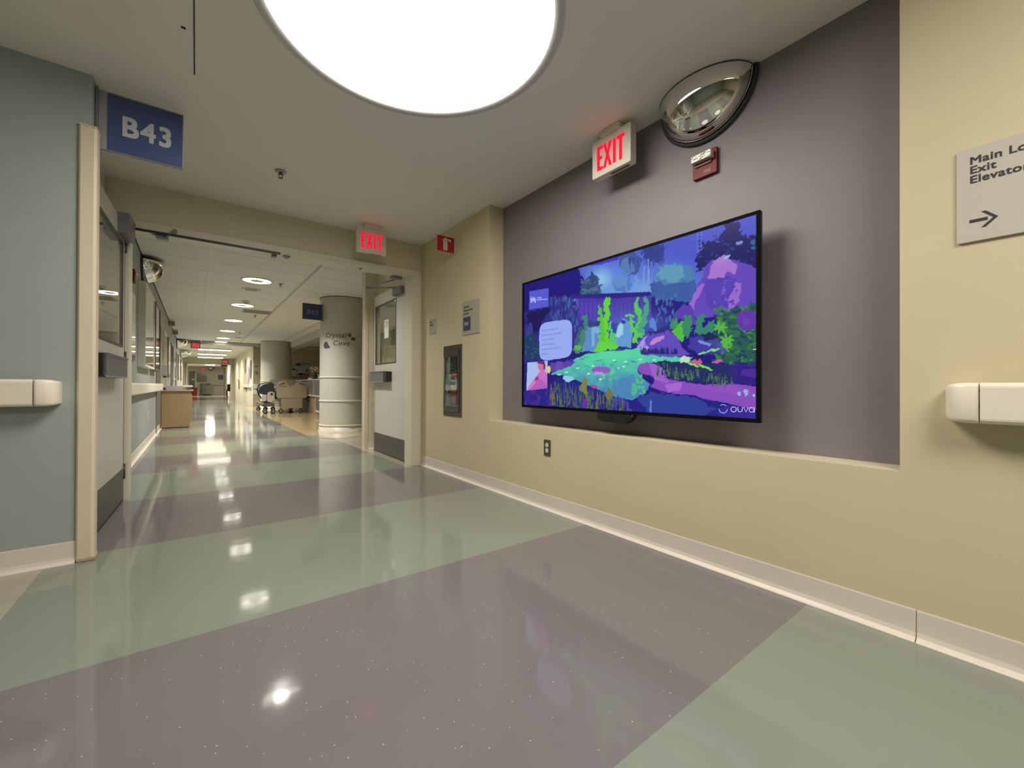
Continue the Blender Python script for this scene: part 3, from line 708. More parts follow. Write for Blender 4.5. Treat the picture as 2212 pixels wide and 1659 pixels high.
b.prism([AR(0.026, za+0.026), AR(0.036, za+0.026), AR(0.062, za), AR(0.052, za)], 'x', RAY-0.0112, RAY-0.010)
b.build('arrow', INK, t)
t = thing('directory_sign', (RAY, 3.36, 1.54), 'small grey wall plaque with a blue square above the extinguisher cabinet', 'sign')
MB().rbox(RAY-0.008, 3.198, 1.386, RAY-0.0005, 3.507, 1.70, r=0.004, axis='x').build('face_plate', mat('sage sign plate', (0.44, 0.425, 0.32, 1), 0.5), t)
for k, s_ in enumerate(('Entrance', 'Patient Rooms', '201-243')):
    text_mb(s_, 0.030, FACE_LEFT(RAY-0.0083, 3.478, 1.642-0.034*k), bold=0.0008, sx=0.9).build('lettering', mat('grey ink', (0.10, 0.095, 0.085, 1), 0.6), t)
MB().rbox(RAY-0.011, 3.355, 1.425, RAY-0.008, 3.480, 1.553, r=0.008, axis='x').build('blue_square', mat('dull blue plate', (0.05, 0.065, 0.14, 1), 0.5), t)
text_mb('B43', 0.050, FACE_LEFT(RAY-0.0115, 3.459, 1.472), bold=0.0008, sx=0.93).build('lettering', SIGNL, t)
t = thing('wall_plaque', (RAY, 4.15, 1.54), 'small grey plaque on the tan wall beside the door jamb', 'sign')
MB().rbox(RAY-0.006, 4.065, 1.464, RAY-0.0005, 4.225, 1.625, r=0.012, axis='x').build('face_plate', MATS['sage sign plate'], t)
for k, s_ in enumerate(('Exit', 'Route')): text_mb(s_, 0.030, FACE_LEFT(RAY-0.0064, 4.205, 1.585-0.032*k), bold=0.0008).build('lettering', MATS['grey ink'], t)

# ------------------------------------------------------------------ convex mirrors
def dome_mirror(M, r, depth, label, grow=None):
    """quarter dome: local x along the wall, y down, z out from the wall; flat side up at y = 0"""
    t = thing('convex_mirror', M.translation, label, 'mirror', None)
    n1, n2 = 40, 20; vs = []; fs = []
    for j in range(n2+1):
        ph = PI/2*j/n2                                     # 0 at the rim, pi/2 at the tip
        rr = r*math.cos(ph); zz = depth*math.sin(ph)
        for i in range(n1+1):
            a = PI*i/n1; vs.append((rr*math.cos(a), rr*math.sin(a), zz+0.014))
    for j in range(n2):
        for i in range(n1): fs.append([j*(n1+1)+i, j*(n1+1)+i+1, (j+1)*(n1+1)+i+1, (j+1)*(n1+1)+i])
    MB().add(vs, fs, True).xf(M).build('mirror_dome', MIRROR, t)
    arc = [(1.045*r*math.cos(PI*i/36), 1.045*r*math.sin(PI*i/36), 0.010) for i in range(37)]
    MB().tube(arc, 0.0115, n=10).xf(M).build('rubber_rim', RUBBER, t)
    arc = [(0.995*r*math.cos(PI*i/36), 0.995*r*math.sin(PI*i/36), 0.024) for i in range(37)]
    MB().tube(arc, 0.0035, n=8).xf(M).build('bead', STEEL, t)
    arc = [(r*math.cos(PI/2-PI*0.5*i/16), 0, depth*math.sin(PI/2-PI*0.5*i/16)+0.014) for i in range(-16, 17)]
    arc = [(r*math.sin(PI*0.5*i/16), 0.001, depth*math.cos(PI*0.5*i/16)+0.014) for i in range(-16, 17)]
    MB().tube(arc, 0.0016, n=6).xf(M).build('top_edge', RUBBER, t)
    for s_ in (-1, 1): MB().cyl((s_*(r*0.985), 0.022, 0.018), (s_*(r*0.985), 0.022, 0.030), 0.006, n=10).xf(M).build('screw', STEEL, t)
    return t
Mm = Matrix(((0, 0, -1, XB), (-1, 0, 0, 1.172), (0, -1, 0, 2.493), (0, 0, 0, 1)))
dome_mirror(Mm, 0.247, 0.185, 'large half dome convex mirror on the lilac wall above the red strobe')
Mm = Matrix(((0, 0, 1, XL), (1, 0, 0, 7.48), (0, -1, 0, 2.545), (0, 0, 0, 1)))
dome_mirror(Mm, 0.27, 0.22, 'half dome convex mirror on the corridor wall just past the left door')
Mm = Matrix(((0, 0, 1, XL), (1, 0, 0, 20.0), (0, -1, 0, 2.56), (0, 0, 0, 1)))
dome_mirror(Mm, 0.30, 0.34, 'small far convex mirror near the corridor bulkhead')
Mm = Matrix(((0, 0, 1, XL), (1, 0, 0, 24.6), (0, -1, 0, 2.42), (0, 0, 0, 1)))
dome_mirror(Mm, 0.28, 0.40, 'farthest corridor convex mirror with a dark lower edge')
Mm = Matrix(((1, 0, 0, 1.07), (0, 0, -1, 45.99), (0, -1, 0, 2.42), (0, 0, 0, 1)))
dome_mirror(Mm, 0.26, 0.22, 'round convex mirror high on the far hall wall')

# ------------------------------------------------------------------ fire alarm strobe
t = thing('fire_alarm_strobe', (XB, 1.17, 2.10), 'red fire alarm strobe with a clear lens under the convex mirror', 'fire alarm')
MB().rbox(XB-0.022, 1.105, 2.038, XB-0.001, 1.238, 2.172, r=0.004, axis='x').build('base_plate', REDP, t, bevel=0.002)
MB().prism([(1.118, 2.115), (1.233, 2.115), (1.233, 2.150), (1.225, 2.157), (1.126, 2.157), (1.118, 2.150)], 'x', XB-0.055, XB-0.022).build('strobe_lens', mat('clear ribbed lens', (0.62, 0.60, 0.52, 1), 0.08, metal=0.35, bump=0.6, bscale=60), t, bevel=0.008)
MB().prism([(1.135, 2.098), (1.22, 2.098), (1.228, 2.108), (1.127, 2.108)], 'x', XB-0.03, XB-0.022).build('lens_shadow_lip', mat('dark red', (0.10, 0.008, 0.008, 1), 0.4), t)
text_mb('FIRE', 0.026, FACE_LEFT(XB-0.0225, 1.175, 2.052), bold=0.0006, sx=0.8).build('lettering', mat('faded lettering', (0.45, 0.12, 0.10, 1), 0.4), t)
t = thing('fire_alarm_strobe', (XL, 6.33, 2.12), 'narrow red fire alarm on the corridor wall seen edge on', 'fire alarm')
MB().rbox(XL, 6.25, 2.05, XL+0.030, 6.40, 2.19, r=0.006, axis='x').build('base_plate', REDP, t)
MB().box(XL+0.030, 6.27, 2.13, XL+0.045, 6.38, 2.16).build('strobe_lens', MATS['clear ribbed lens'], t, bevel=0.004)

# ------------------------------------------------------------------ power outlet
t = thing('power_outlet', (RAY, 2.283, 0.45), 'dark bronze duplex outlet on the tan wall under the television', 'outlet')
MB().rbox(RAY-0.006, 2.248, 0.392, RAY-0.0005, 2.318, 0.509, r=0.006, axis='x').build('cover_plate', mat('bronze cover', (0.10, 0.09, 0.06, 1), 0.4, metal=0.3), t, bevel=0.0015)
for z in (0.470, 0.431):
    rc = MB().cyl((RAY-0.006, 2.283, z), (RAY-0.0085, 2.283, z), 0.0165, n=24).build('receptacle', WHITEP, t)
    MB().box(RAY-0.0089, 2.288, z-0.001, RAY-0.0084, 2.290, z+0.009).box(RAY-0.0089, 2.276, z-0.001, RAY-0.0084, 2.278, z+0.009).cyl((RAY-0.0089, 2.2815, z-0.008), (RAY-0.0084, 2.2815, z-0.008), 0.003, n=10).build('slots', BLACK, rc)
t = thing('power_outlet', (XL, 8.55, 0.42), 'pale outlet plate low on the corridor wall under the handrail', 'outlet')
MB().rbox(XL, 8.50, 0.36, XL+0.006, 8.58, 0.48, r=0.006, axis='x').build('cover_plate', WHITEP, t)
MB().box(XL+0.006, 8.525, 0.375, XL+0.0075, 8.555, 0.465).build('receptacle', mat('grey receptacle', (0.25, 0.25, 0.24, 1), 0.5), t)

# ------------------------------------------------------------------ fire extinguisher cabinet
t = thing('extinguisher_cabinet', (RAY, 3.70, 0.95), 'recessed dark bronze extinguisher cabinet in the tan wall', 'cabinet')
CB = mat('dark bronze cabinet', (0.085, 0.078, 0.062, 1), 0.35, metal=0.35)
b = MB(); mesh_cut(b, 'x', RAY-0.008, RAY-0.001, 3.520, 3.884, 0.597, 1.306, [(3.555, 3.852, 0.655, 1.215)]); b.build('frame', CB, t)
b = MB(); mesh_cut(b, 'x', RAY-0.015, RAY-0.009, 3.560, 3.852, 0.64, 1.262, [(3.585, 3.835, 0.695, 1.192)]); b.build('door', mat('bronze door', (0.11, 0.10, 0.085, 1), 0.3, metal=0.45), t)
b = MB(); X0 = RAY+0.001; X1 = XB-0.002
b.box(X1-0.004, 3.545, 0.625, X1, 3.860, 1.285); b.box(X0, 3.545, 0.625, X1, 3.549, 1.285); b.box(X0, 3.856, 0.625, X1, 3.860, 1.285); b.box(X0, 3.545, 0.697, X1, 3.860, 0.702); b.box(X0, 3.545, 1.281, X1, 3.860, 1.285)
b.build('inner_box', mat('grey cabinet liner', (0.36, 0.33, 0.32, 1), 0.5), t)
MB().rbox(RAY-0.022, 3.587, 0.697, RAY-0.019, 3.833, 1.190, r=0.01, axis='x').build('clear_cover', PANE, t)
MB().tube([(RAY-0.026, 3.842, 0.70), (RAY-0.027, 3.842, 0.95), (RAY-0.026, 3.842, 1.19)], 0.006, n=8).build('hinge_rod', mat('dull clear rod', (0.30, 0.31, 0.26, 1), 0.4), t)
t = thing('fire_extinguisher', (2.13, 3.665, 0.63), 'small red extinguisher with a green tag inside the bronze cabinet', 'fire extinguisher')
MB().lathe([(0.0, 0.629-0.63), (0.050, 0.0), (0.056, 0.010), (0.056, 0.30), (0.050, 0.335), (0.030, 0.362), (0.018, 0.372), (0.018, 0.385), (0.0, 0.385)], (2.13, 3.665, 0.63), n=28).build('cylinder', mat('extinguisher red', (0.30, 0.012, 0.014, 1), 0.25, coat=0.5), t)
MB().lathe([(0.0568, 0.19), (0.0568, 0.30)], (2.13, 3.665, 0.63), n=24, a0=PI*0.55, a1=PI*1.45).build('data_label', mat('label grey', (0.42, 0.42, 0.40, 1), 0.5), t)
MB().cyl((2.13, 3.665, 1.01), (2.13, 3.665, 1.05), 0.016, n=12).box(2.06, 3.655, 1.045, 2.15, 3.675, 1.055).build('valve', mat('dark valve', (0.07, 0.07, 0.07, 1), 0.35, metal=0.6), t)
MB().prism([(2.055, 1.075), (2.15, 1.058), (2.15, 1.068), (2.06, 1.092)], 'y', 3.655, 3.675).build('lever', BLACK, t)
MB().tube([(2.125, 3.68, 1.04), (2.115, 3.73, 1.045), (2.10, 3.765, 1.00), (2.095, 3.77, 0.92), (2.095, 3.745, 0.82), (2.095, 3.735, 0.72)], 0.011, n=10).build('hose', BLACK, t)
MB().cyl((2.095, 3.735, 0.735), (2.095, 3.735, 0.765), 0.0125, n=10).build('hose_ferrule', STEEL, t)
MB().prism([(3.785, 0.88), (3.705, 0.868), (3.655, 0.965), (3.70, 1.005), (3.735, 0.985)], 'x', 2.072, 2.074).build('inspection_tag', mat('green tag', (0.16, 0.42, 0.15, 1), 0.6), t)
MB().lathe([(0.0572, 0.235), (0.0572, 0.275)], (2.13, 3.665, 0.63), n=24, a0=PI*0.7, a1=PI*1.3).build('label_band', BLACK, t)
t.location = (2.12, 3.755, 0.704); t.scale = (0.98, 0.98, 0.86)

# ------------------------------------------------------------------ television
XT = 2.060
tv = thing('television', (2.10, 1.718, 1.224), 'large flat television showing a bright forest pond on the lilac wall', 'television')
TY0, TY1, TZ0, TZ1 = 0.842, 2.594, 0.735, 1.715
b = MB(); mesh_cut(b, 'x', XT, XT+0.006, TY0, TY1, TZ0, TZ1, [(TY0+0.017, TY1-0.022, TZ0+0.019, TZ1-0.016)]); b.build('bezel', mat('black bezel', (0.005, 0.005, 0.006, 1), 0.7, spec=0.06), tv)
MB().rbox(XT+0.006, TY0, TZ0, XT+0.026, TY1, TZ1, r=0.004, axis='x').build('chassis', BLACK, tv, bevel=0.002)
MB().rbox(XT+0.026, TY0+0.018, TZ0+0.25, XT+0.066, TY1-0.16, TZ1-0.22, r=0.03, axis='x').build('rear_housing', BLACK, tv, bevel=0.006)
MB().box(XT+0.026, 1.30, 1.00, XB-0.02, 1.42, 1.44).box(XT+0.026, 2.02, 1.00, XB-0.02, 2.14, 1.44).build('mount_arm', BLACK, tv)
MB().box(XB-0.02, 1.25, 1.02, XB-0.001, 2.19, 1.42).build('wall_plate', BLACK, tv)
# the picture: a fine grid of coloured cells on the screen
def paint_screen():
    y0, y1, z0, z1 = TY0+0.0165, TY1-0.0215, TZ0+0.0185, TZ1-0.0155; xs_ = XT+0.003
    NX, NZ = 440, 250
    Y = np.linspace(y1, y0, NX+1); Z = np.linspace(z0, z1, NZ+1)
    YY, ZZ = np.meshgrid(Y, Z)
    Rn = np.array([list(r) for r in R]).T
    P = np.stack([np.full_like(YY, xs_), YY, ZZ-CAMH], -1) @ Rn.T
    U = (CX+FPX*P[..., 0]/P[..., 2]-1100)*3.317; V = (CY+FPX*P[..., 1]/P[..., 2]-430)*3.317
    rs = np.random.RandomState(5)
    # smooth wobble fields for ragged foliage edges
    def field(sc, seed):
        r = np.random.RandomState(seed); g = r.uniform(-1, 1, (80, 110)); a = (V/sc) % 78; c = (U/sc) % 108
        i = a.astype(int); j = c.astype(int); fa = a-i; fc = c-j; fa = fa*fa*(3-2*fa); fc = fc*fc*(3-2*fc)
        return (g[i, j]*(1-fa)*(1-fc)+g[i+1, j]*fa*(1-fc)+g[i, j+1]*(1-fa)*fc+g[i+1, j+1]*fa*fc)
    N1, N2 = field(22, 1), field(22, 2); M1, M2 = field(60, 3), field(60, 4); N3, N4 = field(11, 6), field(11, 7); S = field(35, 9)
    img = np.zeros(U.shape+(3,)); img[:] = (32, 22, 118)
    def mix(mask, col, a=1.0):
        col = np.array(col, float)
        m_ = (mask.astype(float)*a)[..., None] if not isinstance(a, np.ndarray) else (mask*a)[..., None]
        img[:] = img*(1-m_)+col*m_
    def inpoly(pts, wob=0.0, hair=0.0):
        u = U+wob*(N1*0.7+M1*0.5)+hair*N3; v = V+wob*(N2*0.7+M2*0.5)+hair*N4; m_ = np.zeros(U.shape, bool); n = len(pts)
        for i in range(n):
            xa, ya = pts[i]; xb, yb = pts[(i+1) % n]
            if ya == yb: continue
            c = ((ya > v) != (yb > v)) & (u < (xb-xa)*(v-ya)/(yb-ya)+xa); m_ ^= c
        return m_
    def poly(pts, col, wob=0, a=1.0, hair=0): mix(inpoly(pts, wob, hair), col, a)
    def ell(cx, cy, rx, ry, col, wob=0, a=1.0, rot=0.0, hair=0):
        u = U+wob*N1+hair*N3-cx; v = V+wob*N2+hair*N4-cy; c, s_ = math.cos(rot), math.sin(rot)
        mix((((u*c+v*s_)/rx)**2+((-u*s_+v*c)/ry)**2) < 1, col, a)
    def glow(cx, cy, rx, ry, col, a=0.8):
        d = ((U-cx)/rx)**2+((V-cy)/ry)**2; mix(np.ones(U.shape), col, a*np.exp(-d*1.6))
    def shade(mask, c0, c1, f): 
        c0 = np.array(c0, float); c1 = np.array(c1, float); f = np.clip(f, 0, 1)[..., None]; img[mask] = (c0*(1-f)+c1*f)[mask]
    # sky
    sky = inpoly([(100, 600), (1790, 90), (1790, 560), (1000, 690), (100, 760)])
    shade(sky, (74, 82, 196), (104, 150, 220), (V-250)/420-(np.abs(U-800)/1500))
    glow(660, 570, 90, 90, (140, 200, 228), 0.9); glow(980, 640, 160, 60, (130, 175, 225), 0.6)
    poly([(500, 470), (830, 385), (780, 440), (620, 475), (500, 490)], (62, 40, 190), 10, 0.8)
    poly([(90, 600), (480, 490), (500, 520), (530, 580), (510, 640), (512, 690), (430, 730), (90, 800)], (28, 20, 112), 14, hair=8)
    glow(380, 580, 180, 110, (36, 24, 140), 0.5)
    poly([(508, 690), (512, 600), (545, 570), (590, 522), (622, 560), (640, 600), (668, 640), (668, 690)], (48, 72, 118), 14, hair=8)
    for _ in range(40):
        ell(rs.uniform(515, 665), rs.uniform(570, 680), rs.uniform(6, 14), rs.uniform(5, 10), (58+rs.randint(30), 90+rs.randint(30), 130), 6)
        img[...] = np.where(((V < 560) & (U < 570) & (U > 510))[..., None] & False, img, img)
    ell(812, 612, 66, 62, (84, 124, 188), 14, hair=6); ell(800, 590, 50, 40, (96, 140, 200), 10)
    for x0_, y0_, y1_, wd in ((908, 520, 668, 9), (925, 560, 668, 4), (1000, 400, 662, 8), (965, 480, 640, 5), (838, 600, 668, 4)):
        poly([(x0_-wd, y1_), (x0_-wd*0.5, y0_), (x0_+wd*0.5, y0_), (x0_+wd, y1_)], (118, 152, 214), 5)
    ell(868, 455, 72, 92, (62, 86, 156), 18, hair=8); ell(850, 480, 48, 58, (84, 120, 176), 12); ell(1040, 375, 82, 66, (48, 60, 138), 18, hair=8)
    for _ in range(34):
        x_ = rs.uniform(820, 1110); poly([(x_-4, 420), (x_+4, 420), (x_, rs.uniform(450, 520))], (52, 66, 142), 4)
    ell(1185, 560, 142, 104, (74, 124, 172), 16, hair=9); ell(1160, 530, 95, 62, (92, 152, 182), 16); poly([(1030, 600), (1340, 590), (1330, 740), (1080, 720), (1010, 690)], (58, 92, 160), 22, hair=8)
    for x_ in (1350, 1378): poly([(x_-9, 225), (x_+7, 215), (x_+9, 420), (x_-9, 430)], (86, 98, 208), 3)
    poly([(1345, 520), (1330, 430), (1370, 370), (1400, 300), (1500, 300), (1530, 230), (1560, 170), (1640, 150), (1665, 250), (1710, 270), (1780, 240), (1790, 520), (1650, 470), (1500, 440), (1420, 500)], (26, 26, 98), 20, hair=12)
    for _ in range(30): ell(rs.uniform(1360, 1770), rs.uniform(260, 470), rs.uniform(6, 16), rs.uniform(5, 11), (36+rs.randint(20), 44+rs.randint(30), 116+rs.randint(30)), 6)
    ell(1650, 315, 26, 12, (120, 140, 215), 6, rot=-0.4); ell(1748, 310, 18, 20, (50, 100, 140), 4); ell(1748, 352, 14, 10, (50, 100, 140), 4)
    # fence
    poly([(470, 690), (1015, 664), (1020, 880), (500, 900)], (74, 54, 160)); poly([(430, 686), (1015, 664), (1018, 690), (760, 712), (440, 712)], (42, 30, 128))
    glow(560, 790, 140, 90, (84, 60, 176), 0.7)
    for k in range(16):
        x_ = 520+k*31; poly([(x_, 740), (x_+5, 740), (x_+5, 860), (x_, 860)], (96, 78, 190), 4, 0.6); poly([(x_+14, 735), (x_+17, 735), (x_+17, 850), (x_+14, 850)], (52, 36, 140), 3, 0.6)
    # undergrowth on the left
    poly([(100, 800), (300, 700), (470, 700), (520, 880), (500, 1080), (300, 1150), (100, 1180)], (44, 44, 132), 26, hair=12)
    for _ in range(70): ell(rs.uniform(300, 500), rs.uniform(700, 930), rs.uniform(3, 9), rs.uniform(9, 30), (50+rs.randint(30), 62+rs.randint(46), 140+rs.randint(34)), 8, 0.8)
    poly([(110, 810), (290, 780), (250, 880), (210, 960), (120, 960)], (26, 22, 84), 22, hair=10); ell(150, 940, 26, 60, (70, 80, 170), 10, 0.6)
    poly([(100, 1000), (200, 950), (220, 1130), (130, 1170)], (30, 56, 96), 24, hair=10)
    for _ in range(16): ell(rs.uniform(110, 210), rs.uniform(960, 1140), rs.uniform(6, 14), rs.uniform(4, 10), (40, 88, 112), 6, 0.8)
    glow(900, 900, 330, 150, (84, 112, 196), 0.75)
    # boulders standing by the pool
    poly([(520, 1095), (530, 940), (560, 900), (600, 885), (650, 915), (668, 960), (675, 1090)], (92, 138, 196), 8); poly([(590, 900), (655, 930), (640, 965), (612, 960), (608, 1060), (590, 1060)], (122, 170, 216), 6)
    poly([(760, 985), (775, 900), (815, 855), (862, 880), (880, 940), (874, 1065), (770, 1060)], (100, 150, 208), 8); poly([(762, 985), (785, 900), (820, 862), (815, 960), (790, 1000)], (150, 205, 222), 6)
    poly([(998, 920), (1002, 870), (1026, 846), (1052, 880), (1054, 945)], (88, 132, 204), 6); ell(600, 895, 42, 26, (44, 66, 120), 12); ell(815, 880, 16, 12, (52, 74, 130), 6)
    # bright fronds
    def frond(base, tip, w0, col, n=9):
        for k in range(n):
            f = k/(n-1); x_ = base[0]+(tip[0]-base[0])*f+12*math.sin(f*5+tip[0]); y_ = base[1]+(tip[1]-base[1])*f
            ell(x_, y_, w0*(1-0.75*f)+5, 24, col, 14, hair=6)
    frond((505, 1080), (545, 860), 22, (66, 130, 112)); frond((485, 1060), (505, 930), 14, (56, 96, 110)); ell(495, 1065, 24, 22, (84, 180, 80), 10)
    frond((690, 1060), (688, 720), 34, (98, 208, 52), 13); frond((660, 1080), (660, 790), 14, (90, 190, 60), 9); frond((725, 1050), (735, 900), 20, (86, 196, 110))
    poly([(612, 1090), (622, 1040), (660, 1010), (700, 1030), (770, 1040), (785, 1068), (740, 1086)], (96, 208, 62), 12, hair=8)
    frond((925, 980), (930, 720), 30, (88, 196, 84), 12); frond((950, 940), (985, 710), 20, (72, 160, 130), 10); frond((900, 1010), (880, 860), 18, (92, 200, 80), 8)
    for k in range(9): ell(840+k*6, 840-10*math.sin(k/8*PI), 9, 8, (94, 196, 90), 4)
    for _ in range(24): ell(rs.uniform(1040, 1200), rs.uniform(690, 870), rs.uniform(4, 9), rs.uniform(12, 30), (62+rs.randint(20), 96+rs.randint(40), 170), 8, 0.8)
    # big lilac rock
    poly([(1285, 756), (1320, 690), (1350, 610), (1385, 560), (1400, 490), (1440, 448), (1520, 418), (1640, 446), (1740, 478), (1790, 520), (1790, 800), (1600, 815), (1500, 835), (1350, 862)], (98, 70, 184), 6)
    poly([(1400, 610), (1440, 560), (1560, 545), (1640, 600), (1600, 720), (1520, 790), (1420, 800)], (84, 64, 176), 14)
    poly([(1440, 520), (1450, 470), (1520, 425), (1590, 440), (1640, 486), (1610, 540), (1560, 520), (1540, 565), (1490, 560), (1440, 580), (1415, 560)], (164, 114, 204), 12)
    poly([(1600, 650), (1625, 605), (1672, 590), (1660, 650), (1650, 720), (1610, 790), (1560, 800), (1575, 720)], (152, 104, 204), 14)
    poly([(1290, 745), (1340, 650), (1375, 600), (1400, 612), (1380, 660), (1330, 740), (1325, 800)], (150, 104, 208), 10)
    for _ in range(26): ell(rs.uniform(1430, 1640), rs.uniform(570, 770), rs.uniform(6, 18), rs.uniform(4, 12), (140, 98, 204) if rs.rand() < 0.55 else (78, 56, 170), 8, 0.8)
    poly([(1455, 450), (1540, 400), (1590, 450), (1500, 470)], (168, 122, 210), 8); ell(1556, 418, 26, 8, (140, 180, 225), 6, rot=-0.5)
    poly([(1180, 850), (1200, 800), (1250, 750), (1300, 775), (1335, 840), (1340, 900)], (88, 62, 172), 6)
    # leafy mass on the right
    poly([(1450, 940), (1500, 850), (1610, 790), (1700, 760), (1790, 750), (1790, 1190), (1640, 1170), (1560, 1180), (1460, 1060)], (40, 90, 76), 24, hair=12)
    for _ in range(150):
        x_ = rs.uniform(1470, 1780); y_ = rs.uniform(770, 1180); c = [(60, 134, 64), (36, 74, 90), (50, 110, 70), (30, 56, 104)][rs.randint(4)]; ell(x_, y_, rs.uniform(14, 32), rs.uniform(6, 12), c, 5, rot=rs.uniform(-0.8, 0.8))
    for cx_, cy_ in ((1510, 920), (1560, 1010), (1540, 1060)):
        for k in range(7): a_ = k*0.9; ell(cx_+30*math.cos(a_), cy_+24*math.sin(a_), 26, 9, (88, 176, 66), 3, rot=a_)
    poly([(1150, 930), (1160, 860), (1190, 850), (1210, 870), (1200, 930)], (62, 140, 96), 12, hair=7)
    poly([(1180, 960), (1200, 900), (1250, 880), (1265, 950), (1240, 1030), (1200, 1000)], (82, 186, 62), 12, hair=7); poly([(1240, 960), (1250, 850), (1300, 830), (1310, 940), (1270, 1000)], (58, 134, 100), 14, hair=7)
    poly([(1330, 960), (1340, 840), (1390, 820), (1400, 920), (1460, 860), (1470, 930), (1400, 990)], (56, 130, 110), 16, hair=7)
    poly([(1290, 990), (1450, 960), (1560, 1100), (1400, 1120), (1280, 1080)], (72, 66, 170), 16, 0.8, hair=6); ell(1400, 1030, 50, 10, (122, 142, 214), 8, rot=0.3)
    ell(1704, 868, 74, 76, (98, 54, 166), 3); ell(1700, 872, 24, 30, (112, 66, 178), 8, 0.6)
    ell(1430, 985, 64, 26, (26, 40, 82), 12)
    # rock by the water
    poly([(898, 1090), (930, 1020), (970, 972), (1040, 942), (1130, 934), (1200, 980), (1245, 1075), (1295, 1112), (1180, 1136), (960, 1124)], (96, 74, 186), 8)
    poly([(905, 1085), (945, 1015), (985, 975), (975, 1030), (950, 1080), (925, 1100)], (160, 152, 226), 8); poly([(1005, 1030), (1050, 990), (1110, 974), (1118, 1000), (1060, 1030), (1015, 1046)], (186, 130, 204), 8); ell(980, 1060, 26, 14, (182, 140, 216), 12)
    for _ in range(40): x_ = rs.uniform(930, 1200); poly([(x_-8, 1110), (x_+8, 1110), (x_+rs.uniform(-8, 8), 1045+rs.uniform(0, 30))], (34, 36, 110), 6)
    poly([(985, 960), (1150, 905), (1140, 940), (1000, 980)], (42, 46, 120), 10, hair=10)
    # pond
    pond = inpoly([(300, 1255), (350, 1220), (440, 1180), (460, 1150), (560, 1112), (640, 1095), (760, 1090), (930, 1066), (940, 1110), (1080, 1128), (1310, 1136), (1290, 1160), (1060, 1166), (960, 1180), (915, 1212), (930, 1250), (975, 1300), (1005, 1330), (960, 1400), (880, 1440), (760, 1420), (560, 1330), (420, 1270)], 8)
    shade(pond, (82, 206, 162), (72, 140, 178), (V-1120)/260+0.25*S)
    glow(760, 1120, 180, 45, (92, 214, 160), 0.8)
    poly([(740, 1290), (900, 1260), (1010, 1330), (950, 1420), (800, 1420), (720, 1350)], (74, 128, 184), 20, 0.75)
    for _ in range(26): ell(rs.uniform(880, 970), rs.uniform(1260, 1400), rs.uniform(6, 14), rs.uniform(5, 16), (74, 196, 130), 8, 0.8)
    for _ in range(12): ell(rs.uniform(640, 760), rs.uniform(1230, 1300), rs.uniform(6, 14), rs.uniform(8, 20), (88, 204, 140), 8, 0.7)
    for x_, y_ in ((752, 1154), (834, 1165), (490, 1212), (568, 1250), (410, 1240), (820, 1200), (780, 1212), (360, 1258), (655, 1290), (1040, 1152), (940, 1152), (600, 1195)): ell(x_, y_, 13, 4.5, (190, 232, 214), 2)
    for _ in range(16): x_ = rs.uniform(430, 900); y_ = rs.uniform(1130, 1230); ell(x_, y_, 22, 1.8, (52, 120, 140), 1)
    ell(660, 1226, 70, 27, (142, 88, 190), 3); ell(640, 1250, 34, 12, (170, 150, 214), 6); ell(646, 1192, 26, 10, (110, 164, 206), 8)
    # lilac banks
    poly([(290, 1180), (420, 1150), (480, 1170), (420, 1200), (330, 1230), (290, 1240)], (90, 62, 168), 10, hair=5); poly([(320, 1230), (340, 1160), (380, 1170), (390, 1220)], (104, 72, 176), 6)
    poly([(914, 1214), (930, 1185), (980, 1168), (1036, 1188), (1076, 1180), (1116, 1196), (1124, 1240), (1120, 1280), (1170, 1296), (1290, 1316), (1400, 1334), (1560, 1318), (1790, 1350), (1790, 1520), (1560, 1460), (1420, 1440), (1330, 1404), (1190, 1396), (1080, 1372), (1010, 1345), (1050, 1290), (1000, 1262), (940, 1244)], (134, 76, 186), 5)
    poly([(1000, 1180), (1070, 1186), (1118, 1230), (1100, 1280), (1150, 1300), (1130, 1320), (1040, 1290), (1010, 1240)], (156, 96, 200), 8); poly([(1290, 1330), (1560, 1330), (1750, 1380), (1720, 1420), (1450, 1370)], (146, 80, 190), 8, 0.8); poly([(1110, 1330), (1240, 1312), (1230, 1370), (1140, 1386)], (166, 100, 206), 6)
    poly([(1040, 1170), (1120, 1160), (1300, 1170), (1520, 1180), (1640, 1220), (1620, 1320), (1480, 1318), (1300, 1306), (1160, 1286), (1120, 1240), (1076, 1200)], (34, 44, 98), 10, hair=6)
    for _ in range(110): x_ = rs.uniform(1050, 1600); y_ = 1180+(x_-1050)*0.18+rs.uniform(0, 60); poly([(x_-6, y_+30), (x_+6, y_+30), (x_+rs.uniform(-14, 14), y_-30)], [(54, 84, 84), (30, 40, 92), (84, 120, 84)][rs.randint(3)], 3)
    ell(1255, 1150, 42, 22, (186, 216, 196), 12, hair=6); ell(1345, 1168, 42, 18, (196, 92, 134), 12, hair=5); ell(1495, 1160, 34, 14, (184, 96, 170), 12)
    for x_, y_ in ((1380, 1105), (1440, 1085), (1480, 1080), (1340, 1195), (1390, 1200), (1430, 1215), (1300, 1180)): ell(x_, y_, 32, 7, (128, 222, 96), 4, rot=0.45 if y_ > 1120 else -0.35)
    ell(1760, 1075, 14, 4, (220, 225, 240), 2); ell(1730, 1245, 70, 34, (102, 52, 182), 8)
    poly([(1560, 1180), (1790, 1160), (1790, 1350), (1600, 1320)], (56, 36, 132), 16, 0.6)
    # foreground reeds
    poly([(90, 1380), (290, 1330), (420, 1290), (600, 1350), (760, 1420), (900, 1450), (1060, 1400), (1200, 1400), (1440, 1440), (1600, 1500), (1790, 1540), (1790, 1600), (90, 1520)], (34, 32, 130), 10, hair=6)
